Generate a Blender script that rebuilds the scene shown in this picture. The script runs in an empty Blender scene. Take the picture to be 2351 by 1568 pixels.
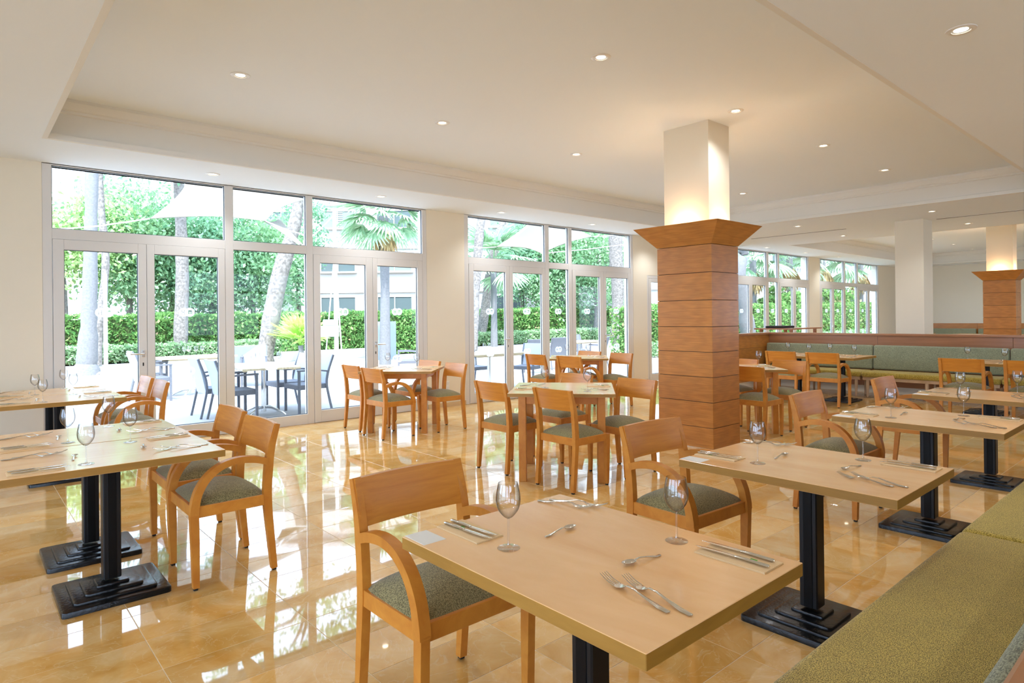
import bpy, bmesh, math, random
import numpy as np
from mathutils import Vector, Matrix
random.seed(7); rng = np.random.default_rng(7)
C = bpy.context.scene.collection
SC = bpy.context.scene
PI = math.pi

# ------------------------------------------------------------------ camera
H = 1.4
FPX, CY = 1456.5, 726.3
yaw, pitch, roll = map(math.radians, (48.80, 0.084, -0.599))
fw = Vector((math.cos(yaw)*math.cos(pitch), math.sin(yaw)*math.cos(pitch), math.sin(pitch)))
rt = Vector((math.sin(yaw), -math.cos(yaw), 0)); up = rt.cross(fw)
R2 = rt*math.cos(roll) + up*math.sin(roll); U2 = up*math.cos(roll) - rt*math.sin(roll)
cd = bpy.data.cameras.new('camera'); cam = bpy.data.objects.new('camera', cd); C.objects.link(cam)
m = Matrix.Identity(4)
for i in range(3):
    m[i][0] = R2[i]; m[i][1] = U2[i]; m[i][2] = -fw[i]
m.translation = (0, 0, H); cam.matrix_world = m
cd.sensor_width = 36; cd.lens = FPX/2351*36; cd.shift_x = -0.5/2351; cd.shift_y = -(784-CY)/2351
cd.clip_start = 0.05; cd.clip_end = 300
SC.camera = cam

# ------------------------------------------------------------------ world, sun, exposure
w = bpy.data.worlds.new('world'); SC.world = w; w.use_nodes = True
bg = w.node_tree.nodes['Background']; bg.inputs[0].default_value = (0.78, 0.95, 1.28, 1); bg.inputs[1].default_value = 5.0
sd = bpy.data.lights.new('sun', 'SUN'); sd.energy = 7.5; sd.angle = math.radians(2); sd.color = (1, .98, .95)
sun = bpy.data.objects.new('sun', sd); C.objects.link(sun)
sun.rotation_euler = Vector((-0.42, -0.60, 1.0)).to_track_quat('Z', 'Y').to_euler()
SC.view_settings.view_transform = 'Standard'; SC.view_settings.look = 'None'
SC.view_settings.gamma = 1; SC.view_settings.use_curve_mapping = False
SC.view_settings.exposure = 0.30
DOWN_W, PERIM_W, UP_W = 34, 34, 6
WARM = (.92, .97, 1.05)
for (x_, y_, sx_, rz_) in ((-3.75, .8, 11.0, 'L'), (6.0, -5.65, 18.6, 'B')):  # sampling portals for the added openings in the unseen walls
    ad = bpy.data.lights.new('window_portal', 'AREA'); ad.shape = 'RECTANGLE'; ad.size = sx_; ad.size_y = 2.9; ad.cycles.is_portal = True
    ao = bpy.data.objects.new('window_portal', ad); C.objects.link(ao); ao.location = (x_, y_, 1.55)
    ao.rotation_euler = (PI/2, 0, -PI/2) if rz_ == 'L' else (PI/2, 0, 0)
for i, (xa, xb) in enumerate(((0.68, 5.44), (6.17, 10.55), (10.97, 11.95), (14.36, 18.74), (19.38, 24.14))):
    ad = bpy.data.lights.new('window_portal', 'AREA'); ad.shape = 'RECTANGLE'; ad.size = xb-xa; ad.size_y = 3.0
    ad.cycles.is_portal = True
    ao = bpy.data.objects.new('window_portal', ad); C.objects.link(ao); ao.location = ((xa+xb)/2, 8.44, 1.55)
    ao.rotation_euler = (-PI/2, 0, 0)

# ------------------------------------------------------------------ materials
def mat(name): 
    m = bpy.data.materials.new(name); m.use_nodes = True
    return m, m.node_tree.nodes, m.node_tree.links, m.node_tree.nodes['Principled BSDF']
def setp(b, col=None, rough=.5, metal=0, spec=.5, coat=0, sheen=0):
    if col: b.inputs['Base Color'].default_value = (*col, 1)
    b.inputs['Roughness'].default_value = rough; b.inputs['Metallic'].default_value = metal
    b.inputs['Specular IOR Level'].default_value = spec
    b.inputs['Coat Weight'].default_value = coat; b.inputs['Coat Roughness'].default_value = .12
    b.inputs['Sheen Weight'].default_value = sheen
def plain(name, col, rough=.5, metal=0, spec=.5, coat=0, bump=0, bscale=40, var=0):
    m, n, l, b = mat(name); setp(b, col, rough, metal, spec, coat)
    if bump or var:
        tc = n.new('ShaderNodeTexCoord'); t = n.new('ShaderNodeTexNoise'); t.inputs['Scale'].default_value = bscale
        t.inputs['Detail'].default_value = 5; l.new(tc.outputs['Object'], t.inputs['Vector'])
        if bump:
            bp = n.new('ShaderNodeBump'); bp.inputs['Strength'].default_value = bump; bp.inputs['Distance'].default_value = .01
            l.new(t.outputs[0], bp.inputs['Height']); l.new(bp.outputs[0], b.inputs['Normal'])
        if var:
            r = n.new('ShaderNodeValToRGB'); r.color_ramp.elements[0].position = .35; r.color_ramp.elements[1].position = .65
            r.color_ramp.elements[0].color = (*[c*(1-var) for c in col], 1); r.color_ramp.elements[1].color = (*[min(1, c*(1+var)) for c in col], 1)
            l.new(t.outputs[0], r.inputs[0]); l.new(r.outputs[0], b.inputs['Base Color'])
    return m
def wood(name, c1, c2, scale=(1.2, 1.2, 14), nscale=2.2, rough=.32, coat=.25, rnd=.12, wave=0.0, objvar=True):
    m, n, l, b = mat(name); setp(b, None, rough, 0, .5, coat)
    tc = n.new('ShaderNodeTexCoord'); mp = n.new('ShaderNodeMapping'); mp.inputs['Scale'].default_value = scale
    oi = n.new('ShaderNodeObjectInfo'); ad = n.new('ShaderNodeVectorMath'); ad.operation = 'ADD'
    sc = n.new('ShaderNodeVectorMath'); sc.operation = 'SCALE'; sc.inputs['Scale'].default_value = 37.0
    cb = n.new('ShaderNodeCombineXYZ')
    for k in range(3): l.new(oi.outputs['Random'], cb.inputs[k])
    l.new(cb.outputs[0], sc.inputs[0]); l.new(tc.outputs['Object'], ad.inputs[0]); l.new(sc.outputs[0], ad.inputs[1])
    l.new(ad.outputs[0] if objvar else tc.outputs['Object'], mp.inputs[0])
    t = n.new('ShaderNodeTexNoise'); t.inputs['Scale'].default_value = nscale; t.inputs['Detail'].default_value = 7
    t.inputs['Roughness'].default_value = .62; t.inputs['Distortion'].default_value = .6
    l.new(mp.outputs[0], t.inputs['Vector'])
    r = n.new('ShaderNodeValToRGB'); r.color_ramp.elements[0].position = .32; r.color_ramp.elements[1].position = .68
    r.color_ramp.elements[0].color = (*c1, 1); r.color_ramp.elements[1].color = (*c2, 1)
    l.new(t.outputs[0], r.inputs[0]); src = r.outputs[0]
    if wave:
        wv = n.new('ShaderNodeTexWave'); wv.wave_type = 'RINGS'; wv.rings_direction = 'Z'; wv.inputs['Scale'].default_value = wave
        wv.inputs['Distortion'].default_value = 9; wv.inputs['Detail'].default_value = 3; wv.inputs['Detail Scale'].default_value = 1.2
        mp2 = n.new('ShaderNodeMapping'); mp2.inputs['Scale'].default_value = (1, 1, 5.5)
        l.new(ad.outputs[0], mp2.inputs[0]); l.new(mp2.outputs[0], wv.inputs['Vector'])
        mx = n.new('ShaderNodeMix'); mx.data_type = 'RGBA'; mx.blend_type = 'MULTIPLY'; mx.inputs['Factor'].default_value = .12
        l.new(src, mx.inputs['A']); l.new(wv.outputs['Color'], mx.inputs['B']); src = mx.outputs['Result']
    hs = n.new('ShaderNodeHueSaturation'); mr = n.new('ShaderNodeMapRange')
    mr.inputs['To Min'].default_value = 1-rnd; mr.inputs['To Max'].default_value = 1+rnd
    l.new(oi.outputs['Random'], mr.inputs[0]); l.new(mr.outputs[0], hs.inputs['Value']); l.new(src, hs.inputs['Color'])
    l.new(hs.outputs[0], b.inputs['Base Color'])
    return m
M = {}
M['chair_wood'] = wood('honey beech', (.55, .188, .020), (.68, .28, .038), (3, 3, 3), 3.0, .40, .0, .06)
M['back_wood'] = wood('honey beech veneer', (.56, .185, .016), (.70, .272, .030), (30, 1.5, 30), 1.4, .36, .05, .05)
M['oak'] = wood('orange oak veneer', (.47, .165, .026), (.62, .255, .05), (1.5, 1.5, 45), 2.2, .36, .15, .08, wave=1.6)
M['oak_dark'] = wood('reddish oak cap', (.36, .14, .05), (.47, .20, .08), (4, .6, 10), 1.6, .3, .4, .06)
M['maple'] = wood('pale maple laminate', (.86, .47, .185), (.95, .60, .29), (2.0, .5, 1), 2.2, .22, .3, .03)
M['maple_edge'] = wood('golden edge band', (.34, .165, .022), (.42, .215, .034), (2, 2, 12), 2, .45, 0, .03)
M['bench_leg'] = wood('pale ash', (.55, .36, .19), (.66, .46, .27), (4, 4, 1), 2, .4, .1, .05)
M['teak'] = wood('bleached plank', (.60, .48, .30), (.78, .66, .46), (1, 12, 1), 3, .6, 0, .12)
M['black'] = plain('black cast iron', (.006, .007, .008), .25, .0, .35, .12, bump=.25, bscale=60)
M['post'] = plain('black painted steel', (.006, .006, .007), .42, 0, .3, .05)
M['rubber'] = plain('black rubber', (.01, .01, .01), .6)
M['wall'] = plain('cream plaster', (.86, .78, .62), .85, bump=.06, bscale=220)
M['wall_far'] = plain('pale plaster', (.80, .75, .62), .85)
M['pillar'] = plain('off white plaster', (.84, .75, .58), .85)
M['ceil'] = plain('white ceiling paint', (.86, .905, .94), .9)
M['cove'] = plain('beige cornice paint', (.80, .78, .72), .8)
M['alu'] = plain('white lacquered aluminium', (.74, .71, .66), .38)
M['gasket'] = plain('grey gasket', (.08, .10, .12), .6)
M['chrome'] = plain('brushed chrome', (.78, .78, .78), .22, 1)
M['steel'] = plain('polished steel', (.72, .70, .66), .16, 1)
M['napkin'] = plain('kraft paper napkin', (.88, .63, .35), .85, bump=.1, bscale=80)
M['green_print'] = plain('green print', (.18, .42, .06), .7)
M['card'] = plain('white card', (.85, .84, .80), .55)
M['trim_ring'] = plain('satin white ring', (.8, .78, .74), .3)
M['slot'] = plain('dark diffuser slot', (.06, .055, .05), .6)
M['terrace'] = plain('pale terrace paving', (.36, .345, .33), .8, var=.05, bscale=1.3)
M['white_paint'] = plain('white facade render', (.52, .51, .49), .9)
M['soil'] = plain('bark mulch', (.22, .15, .09), .95, bump=.4, bscale=20)
M['wicker'] = plain('grey woven resin', (.16, .17, .20), .6, bump=.6, bscale=150, var=.25)
M['wicker_blue'] = plain('pale blue grey woven resin', (.42, .46, .52), .6, bump=.5, bscale=150, var=.1)
M['anth'] = plain('grey aluminium', (.15, .15, .17), .5)
M['gate'] = plain('blue grey steel', (.30, .35, .40), .6)
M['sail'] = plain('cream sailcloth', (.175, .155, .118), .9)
M['rope'] = plain('white rope', (.85, .85, .83), .8)
M['shutter'] = plain('grey green shutter', (.18, .22, .19), .7)
M['winglass'] = plain('dark reflective window', (.09, .12, .12), .5, spec=.2)
M['bark'] = plain('grey pine bark', (.20, .175, .155), .95, bump=1.0, bscale=14, var=.35)
M['palmbark'] = plain('smooth grey palm trunk', (.19, .185, .185), .95, bump=.5, bscale=22, var=.12)
M['deadfrond'] = plain('dry frond', (.50, .34, .17), .9, var=.3, bscale=8)
M['yellow'] = plain('yellow paint', (.8, .6, .1), .6)
def emis(name, col, s):
    m, n, l, b = mat(name); b.inputs['Base Color'].default_value = (.9, .9, .9, 1)
    b.inputs['Emission Color'].default_value = (*col, 1); b.inputs['Emission Strength'].default_value = s; return m
M['lamp'] = emis('lamp lens', (1, .86, .66), 9)
def fabric(name, c1, c2, scale, b=.5):
    m, n, l, bs = mat(name); setp(bs, None, .85, 0, .2, 0, .25)
    tc = n.new('ShaderNodeTexCoord')
    mp = n.new('ShaderNodeMapping'); mp.inputs['Scale'].default_value = (1, 2.2, 1.5); l.new(tc.outputs['Object'], mp.inputs[0])
    t = n.new('ShaderNodeTexNoise'); t.inputs['Scale'].default_value = scale; t.inputs['Detail'].default_value = 3; l.new(mp.outputs[0], t.inputs['Vector'])
    t2 = n.new('ShaderNodeTexNoise'); t2.inputs['Scale'].default_value = 7; l.new(tc.outputs['Object'], t2.inputs['Vector'])
    r = n.new('ShaderNodeValToRGB'); r.color_ramp.elements[0].position = .40; r.color_ramp.elements[1].position = .60
    r.color_ramp.elements[0].color = (*c1, 1); r.color_ramp.elements[1].color = (*c2, 1)
    l.new(t.outputs[0], r.inputs[0])
    hs = n.new('ShaderNodeHueSaturation'); mr = n.new('ShaderNodeMapRange'); mr.inputs['To Min'].default_value = .85; mr.inputs['To Max'].default_value = 1.15
    l.new(t2.outputs[0], mr.inputs[0]); l.new(mr.outputs[0], hs.inputs['Value']); l.new(r.outputs[0], hs.inputs['Color'])
    l.new(hs.outputs[0], bs.inputs['Base Color'])
    bp = n.new('ShaderNodeBump'); bp.inputs['Strength'].default_value = b; bp.inputs['Distance'].default_value = .003
    l.new(t.outputs[0], bp.inputs['Height']); l.new(bp.outputs[0], bs.inputs['Normal'])
    return m
M['seat'] = fabric('sage woven seat cloth', (.13, .105, .038), (.36, .30, .13), 170)
M['bench'] = fabric('olive woven bench cloth', (.20, .135, .008), (.72, .53, .11), 190, .8)
M['bench_back'] = fabric('sage woven bench cloth', (.16, .165, .10), (.40, .405, .25), 170, .6)
def leafmat(name, c1, c2, c3=None, trans=.35):
    m, n, l, b = mat(name); n.remove(b)
    g = n.new('ShaderNodeNewGeometry'); r = n.new('ShaderNodeValToRGB')
    r.color_ramp.elements[0].color = (*c1, 1); r.color_ramp.elements[1].color = (*c2, 1)
    if c3:
        e = r.color_ramp.elements.new(.95); e.color = (*c2, 1); r.color_ramp.elements[-1].color = (*c3, 1)
    l.new(g.outputs['Random Per Island'], r.inputs[0])
    d = n.new('ShaderNodeBsdfDiffuse'); t = n.new('ShaderNodeBsdfTranslucent'); mx = n.new('ShaderNodeMixShader'); mx.inputs[0].default_value = trans
    l.new(r.outputs[0], d.inputs[0]); l.new(r.outputs[0], t.inputs[0]); l.new(d.outputs[0], mx.inputs[1]); l.new(t.outputs[0], mx.inputs[2])
    l.new(mx.outputs[0], n['Material Output'].inputs[0]); return m
M['leaf_hedge'] = leafmat('hedge leaves', (.08, .22, .06), (.34, .56, .18), (.70, .45, .30))
M['leaf_cover'] = leafmat('ground cover leaves', (.18, .33, .15), (.46, .62, .34), (.80, .70, .60))
M['leaf_tree'] = leafmat('tree leaves', (.17, .34, .16), (.44, .64, .36))
M['leaf_light'] = leafmat('yellow green leaves', (.34, .52, .18), (.62, .78, .40))
M['leaf_dark'] = leafmat('blue green leaves', (.13, .30, .16), (.36, .58, .36))
M['leaf_palm'] = leafmat('palm blades', (.20, .36, .20), (.48, .64, .40), None, .3)
M['leaf_lime'] = leafmat('lime palm blades', (.45, .68, .12), (.65, .85, .30))
def schlick(n, l, f0):
    lw = n.new('ShaderNodeLayerWeight'); lw.inputs[0].default_value = .5
    pw = n.new('ShaderNodeMath'); pw.operation = 'POWER'; pw.inputs[1].default_value = 5; l.new(lw.outputs['Facing'], pw.inputs[0])
    ma = n.new('ShaderNodeMath'); ma.operation = 'MULTIPLY_ADD'; ma.inputs[1].default_value = 1-f0; ma.inputs[2].default_value = f0; l.new(pw.outputs[0], ma.inputs[0])
    return ma.outputs[0]
def panemat():
    m, n, l, b = mat('clear window glass'); n.remove(b)
    t = n.new('ShaderNodeBsdfTransparent'); t.inputs[0].default_value = (.93, .965, .97, 1)
    g = n.new('ShaderNodeBsdfGlossy'); g.inputs['Roughness'].default_value = .0; f = schlick(n, l, .010)
    mx = n.new('ShaderNodeMixShader'); l.new(f, mx.inputs[0]); l.new(t.outputs[0], mx.inputs[1]); l.new(g.outputs[0], mx.inputs[2])
    l.new(mx.outputs[0], n['Material Output'].inputs[0]); return m
M['pane'] = panemat()
def thinglass(name, edge):
    m, n, l, b = mat(name); n.remove(b)
    lw = n.new('ShaderNodeLayerWeight'); lw.inputs[0].default_value = .5
    r = n.new('ShaderNodeValToRGB'); r.color_ramp.elements[0].color = (.98, .98, .98, 1); r.color_ramp.elements[1].color = (edge, edge, edge, 1)
    r.color_ramp.elements[0].position = .22
    l.new(lw.outputs['Facing'], r.inputs[0])
    t = n.new('ShaderNodeBsdfTransparent'); l.new(r.outputs[0], t.inputs[0])
    g = n.new('ShaderNodeBsdfGlossy'); g.inputs['Roughness'].default_value = .01; f = schlick(n, l, .13)
    mx = n.new('ShaderNodeMixShader'); l.new(f, mx.inputs[0]); l.new(t.outputs[0], mx.inputs[1]); l.new(g.outputs[0], mx.inputs[2])
    l.new(mx.outputs[0], n['Material Output'].inputs[0]); return m
M['thin'] = thinglass('thin wine glass', .12); M['thin2'] = thinglass('clear glass stem', .85)
m_, n_, l_, b_ = mat('solid clear glass'); setp(b_, (1, 1, 1), 0.0); b_.inputs['Transmission Weight'].default_value = 1; b_.inputs['IOR'].default_value = 1.45
M['solidglass'] = m_
m_, n_, l_, b_ = mat('frosted white decal'); n_.remove(b_)
t_ = n_.new('ShaderNodeBsdfTransparent'); d_ = n_.new('ShaderNodeBsdfDiffuse'); d_.inputs[0].default_value = (.95, .97, .97, 1)
tl_ = n_.new('ShaderNodeBsdfTranslucent'); tl_.inputs[0].default_value = (.95, .97, .97, 1); ma_ = n_.new('ShaderNodeMixShader'); mb_ = n_.new('ShaderNodeMixShader')
l_.new(d_.outputs[0], ma_.inputs[1]); l_.new(tl_.outputs[0], ma_.inputs[2]); mb_.inputs[0].default_value = .75
l_.new(t_.outputs[0], mb_.inputs[1]); l_.new(ma_.outputs[0], mb_.inputs[2]); l_.new(mb_.outputs[0], n_['Material Output'].inputs[0])
M['decal'] = m_
# marble floor tiles
def marble():
    m, n, l, b = mat('polished cream marble'); setp(b, None, .03, 0, .5); b.inputs['IOR'].default_value = 1.9
    g = n.new('ShaderNodeNewGeometry'); oi = n.new('ShaderNodeObjectInfo')
    dv = n.new('ShaderNodeVectorMath'); dv.operation = 'DIVIDE'; dv.inputs[1].default_value = (.603, .3015, 1)
    sb = n.new('ShaderNodeVectorMath'); sb.operation = 'SUBTRACT'; sb.inputs[1].default_value = (.614, 3.16, 0)
    fl = n.new('ShaderNodeVectorMath'); fl.operation = 'FLOOR'; wn = n.new('ShaderNodeTexWhiteNoise'); wn.noise_dimensions = '2D'
    l.new(g.outputs['Position'], sb.inputs[0]); l.new(sb.outputs[0], dv.inputs[0]); l.new(dv.outputs[0], fl.inputs[0]); l.new(fl.outputs[0], wn.inputs['Vector'])
    ml = n.new('ShaderNodeVectorMath'); ml.operation = 'MULTIPLY_ADD'; ml.inputs[1].default_value = (9, 9, 9)
    l.new(wn.outputs['Color'], ml.inputs[0]); l.new(g.outputs['Position'], ml.inputs[2])
    t = n.new('ShaderNodeTexNoise'); t.inputs['Scale'].default_value = 2.4; t.inputs['Detail'].default_value = 8; t.inputs['Roughness'].default_value = .6; t.inputs['Distortion'].default_value = 1.4
    l.new(ml.outputs[0], t.inputs['Vector'])
    r = n.new('ShaderNodeValToRGB'); cr = r.color_ramp
    cr.elements[0].position = .30; cr.elements[0].color = (.64, .33, .07, 1); cr.elements[1].position = .72; cr.elements[1].color = (.82, .58, .28, 1)
    e = cr.elements.new(.50); e.color = (.74, .44, .14, 1)
    l.new(t.outputs[0], r.inputs[0])
    v = n.new('ShaderNodeTexNoise'); v.inputs['Scale'].default_value = 3.2; v.inputs['Detail'].default_value = 6; v.inputs['Distortion'].default_value = 3.0
    l.new(ml.outputs[0], v.inputs['Vector'])
    vr = n.new('ShaderNodeValToRGB'); vc = vr.color_ramp; vc.elements[0].position = .485; vc.elements[0].color = (0, 0, 0, 1); vc.elements[1].position = .515; vc.elements[1].color = (0, 0, 0, 1)
    e = vc.elements.new(.5); e.color = (1, 1, 1, 1)
    l.new(v.outputs[0], vr.inputs[0])
    mx = n.new('ShaderNodeMix'); mx.data_type = 'RGBA'; mx.inputs['B'].default_value = (.86, .68, .42, 1)
    mf = n.new('ShaderNodeMath'); mf.operation = 'MULTIPLY'; mf.inputs[1].default_value = .35; l.new(vr.outputs[0], mf.inputs[0])
    l.new(mf.outputs[0], mx.inputs['Factor']); l.new(r.outputs[0], mx.inputs['A'])
    hs = n.new('ShaderNodeHueSaturation'); mr = n.new('ShaderNodeMapRange'); mr.inputs['To Min'].default_value = .88; mr.inputs['To Max'].default_value = 1.12
    l.new(wn.outputs['Value'], mr.inputs[0]); l.new(mr.outputs[0], hs.inputs['Value']); l.new(mx.outputs['Result'], hs.inputs['Color']); l.new(hs.outputs[0], b.inputs['Base Color'])
    bn = n.new('ShaderNodeTexNoise'); bn.inputs['Scale'].default_value = 1.6; bn.inputs['Detail'].default_value = 2; l.new(ml.outputs[0], bn.inputs['Vector'])
    bp = n.new('ShaderNodeBump'); bp.inputs['Strength'].default_value = .035; bp.inputs['Distance'].default_value = .02
    l.new(bn.outputs[0], bp.inputs['Height']); l.new(bp.outputs[0], b.inputs['Normal'])
    return m
M['marble'] = marble()
M['grout'] = plain('cream grout', (.80, .66, .46), .6)

# ------------------------------------------------------------------ geometry helpers
class MB:
    def __init__(s): s.bm = bmesh.new(); s.mats = []
    def box(s, x0, x1, y0, y1, z0, z1, bev=0, mi=0, T=None, seg=1):
        t = bmesh.new(); bmesh.ops.create_cube(t, size=1)
        for v in t.verts: v.co = ((x0+x1)/2+v.co.x*(x1-x0), (y0+y1)/2+v.co.y*(y1-y0), (z0+z1)/2+v.co.z*(z1-z0))
        if bev: bmesh.ops.bevel(t, geom=t.edges[:], offset=bev, segments=seg, affect='EDGES', profile=.5)
        return s.add(t, mi, T)
    def add(s, t, mi=0, T=None):
        if T is not None: bmesh.ops.transform(t, matrix=T, verts=t.verts)
        for f in t.faces: f.material_index = mi
        me = bpy.data.meshes.new('tmp'); t.to_mesh(me); t.free(); s.bm.from_mesh(me); bpy.data.meshes.remove(me)
        return s
    def loft(s, rings, caps=True, mi=0, closed=True):
        vs = [[s.bm.verts.new(p) for p in r] for r in rings]; k = len(rings[0])
        for a, b in zip(vs, vs[1:]):
            for i in range(k if closed else k-1):
                j = (i+1) % k
                try: f = s.bm.faces.new((a[i], a[j], b[j], b[i])); f.material_index = mi
                except ValueError: pass
        if caps:
            for r in (vs[0][::-1], vs[-1]):
                try: f = s.bm.faces.new(r); f.material_index = mi
                except ValueError: pass
        return s
    def tube(s, pts, rad, n=8, mi=0, caps=True):
        pts = [Vector(p) for p in pts]; rad = rad if hasattr(rad, '__len__') else [rad]*len(pts); rings = []
        for i, p in enumerate(pts):
            d = (pts[min(i+1, len(pts)-1)]-pts[max(i-1, 0)]).normalized()
            a = d.orthogonal() if abs(d.z) < .99 else Vector((1, 0, 0)); 
            ref = Vector((0, 0, 1)) if abs(d.z) < .9 else Vector((1, 0, 0))
            a = d.cross(ref).normalized(); b = d.cross(a)
            rings.append([p+(a*math.cos(t)+b*math.sin(t))*rad[i] for t in [2*PI*k/n for k in range(n)]])
        return s.loft(rings, caps, mi)
    def lathe(s, prof, n=24, mi=0, c=(0, 0)):
        rings = [[(c[0]+r*math.cos(2*PI*k/n), c[1]+r*math.sin(2*PI*k/n), z) for k in range(n)] for r, z in prof]
        vs = [[s.bm.verts.new(p) for p in r] for r in rings]
        for a, b in zip(vs, vs[1:]):
            for i in range(n):
                f = s.bm.faces.new((a[i], a[(i+1) % n], b[(i+1) % n], b[i])); f.material_index = mi
        for r, (rr, z) in ((vs[0][::-1], prof[0]), (vs[-1], prof[-1])):
            if rr > 1e-5 and rr < .9: 
                pass
        return s
    def prism(s, poly, axis, a0, a1, mi=0):
        # poly: 2d points; axis 'y': poly is (x,z); 'x': (y,z); 'z': (x,y)
        def P(p, a): return {'y': (p[0], a, p[1]), 'x': (a, p[0], p[1]), 'z': (p[0], p[1], a)}[axis]
        return s.loft([[P(p, a0) for p in poly], [P(p, a1) for p in poly]], True, mi)
    def build(s, name, mats, parent=None, smooth=False, loc=None):
        bmesh.ops.recalc_face_normals(s.bm, faces=s.bm.faces)
        me = bpy.data.meshes.new(name); s.bm.to_mesh(me); s.bm.free()
        for mm in (mats if isinstance(mats, (list, tuple)) else [mats]): me.materials.append(mm)
        if smooth:
            me.polygons.foreach_set('use_smooth', [True]*len(me.polygons))
            try: me.set_sharp_from_angle(angle=math.radians(smooth if smooth is not True else 40))
            except Exception: pass
        o = bpy.data.objects.new(name, me); C.objects.link(o)
        if parent: o.parent = parent
        if loc: o.location = loc
        return o
def linkmesh(name, me, parent=None, loc=(0, 0, 0), rz=0):
    o = bpy.data.objects.new(name, me); C.objects.link(o); o.parent = parent; o.location = loc; o.rotation_euler = (0, 0, rz); return o
def tag(o, label, cat, group=None, kind=None):
    o['label'] = label; o['category'] = cat
    if group: o['group'] = group
    if kind: o['kind'] = kind
    return o
def struct(o, label=None, cat=None):
    o['kind'] = 'structure'
    if label: o['label'] = label
    if cat: o['category'] = cat
    return o
def empty(name, loc=(0, 0, 0), rz=0):
    o = bpy.data.objects.new(name, None); C.objects.link(o); o.location = loc; o.rotation_euler = (0, 0, rz); o.empty_display_size = .1; return o
CH = {}
def copy_tree(o, parent=None, top=True):
    c = o.copy(); C.objects.link(c)
    if parent is not None: c.parent = parent
    for ch in CH.get(o.name, None) or list(o.children): copy_tree(ch, c)
    return c
class Proto:
    """first placement moves the prototype itself, the next ones copy it with all its parts"""
    def __init__(s, make): s.o = make(); s.used = False
    def place(s, loc, rz, label, cat, group=None):
        o = copy_tree(s.o) if s.used else s.o
        s.used = True; o.location = loc; o.rotation_euler = (0, 0, rz); tag(o, label, cat, group); return o
def pydata(name, V, F, mt, parent=None, kind=None):
    me = bpy.data.meshes.new(name); me.from_pydata(V, [], F); me.materials.append(mt)
    o = bpy.data.objects.new(name, me); C.objects.link(o); o.parent = parent
    if kind: o['kind'] = kind
    return o

# ================================================================== ROOM
WY, CZ, CF = 8.2, 3.07, 3.45
X0, X1, Y0 = -3.6, 26.3, -5.5
# floor: grout bed plus one object per marble tile
px, py = .603, .3015
ox, oy = .614-px*8, 3.16-py*30
fl = MB().box(X0-.2, X1+.2, Y0-.2, WY+.2, -.20, -.0012).build('floor', M['grout'])
struct(fl, 'polished cream and honey marble tile floor', 'floor')
def visible(x, y):
    v = Vector((x, y, -H)); d = v.dot(fw)
    if d < .3: return 0
    u = v.dot(R2)/d*FPX+1175; q = CY+(-v.dot(U2))/d*FPX
    if -80 < u < 2450 and q < 1650: return 1/d
    return 0
tm = MB(); g = .0016
tm.bm.free(); tm.bm = bmesh.new()
bv = .0009
tm.loft([[(g, g, -.006), (px-g, g, -.006), (px-g, py-g, -.006), (g, py-g, -.006)], [(g, g, -bv), (px-g, g, -bv), (px-g, py-g, -bv), (g, py-g, -bv)],
         [(g+bv, g+bv, 0), (px-g-bv, g+bv, 0), (px-g-bv, py-g-bv, 0), (g+bv, py-g-bv, 0)]])
bmesh.ops.recalc_face_normals(tm.bm, faces=tm.bm.faces)
tme = bpy.data.meshes.new('tile'); tm.bm.to_mesh(tme); tm.bm.free(); tme.materials.append(M['marble'])
cells = []
for i in range(-1, 52):
    for j in range(-2, 50):
        x, y = ox+i*px, oy+j*py
        if x+px < X0 or x > X1 or y+py < Y0 or y > WY-.0: continue
        cells.append((visible(x+px/2, y+py/2), x, y))
cells.sort(reverse=True)
near = [c for c in cells[:300]]
for v, x, y in near: 
    o = linkmesh('tile', tme, fl, (x, y, 0))
V, F = [], []
for v, x, y in cells[300:]:
    k = len(V); ya = min(y+py-g, WY)
    V += [(x+g, y+g, 0), (x+px-g, y+g, 0), (x+px-g, ya, 0), (x+g, ya, 0)]; F.append((k, k+1, k+2, k+3))
pydata('far_tiles', V, F, M['marble'], fl, 'stuff')

# window wall: piers, outer wall
wins = [(0.675, .936, 'window_1'), (6.165, .508, 'window_2'), (14.355, .508, 'window_3'), (19.38, .936, 'window_4')]
def ww(fwid): return 3.832+fwid
gaps = [(X0, .675), (.675+ww(.936), 6.165), (6.165+ww(.508), 10.97), (11.95, 14.355), (14.355+ww(.508), 19.38), (19.38+ww(.936), X1)]
mb = MB()
for a, b in gaps: mb.box(a, b, WY, WY+.24, 0, CZ+.5)
mb.box(X0, X1, WY, WY+.24, CZ, CZ+.5); mb.box(10.97, 11.95, WY, WY+.24, 2.26, CZ)
struct(mb.build('wall_window', M['wall']), 'cream plaster wall between the tall windows', 'wall')
# tall glazing added to the unseen left and back walls for neutral daylight
mb = MB()
for a, b in ((Y0, -4.6), (-1.4, -.8), (2.4, 3.0), (6.2, WY+.24)): mb.box(X0-.2, X0, a, b, 0, CZ+.5)
mb.box(X0-.2, X0, Y0, WY+.24, 2.95, CZ+.5); mb.box(X0-.2, X0, Y0, WY+.24, 0, .12)
struct(mb.build('wall_left', M['wall']), 'cream plaster wall with added daylight openings left of the picture', 'wall')
mb = MB(); bw = [X0+.6+k*8.4 for k in range(4)]
for k in range(5):
    a = X0 if k == 0 else bw[k-1]+3.6; b = bw[k] if k < 4 else X1
    mb.box(a, min(b, X1), Y0-.2, Y0, 0, CZ+.5)
mb.box(X0, X1, Y0-.2, Y0, 2.95, CZ+.5); mb.box(X0, X1, Y0-.2, Y0, 0, .12)
struct(mb.build('wall_back', M['wall']), 'cream plaster wall with added daylight openings behind the viewer', 'wall')
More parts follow.
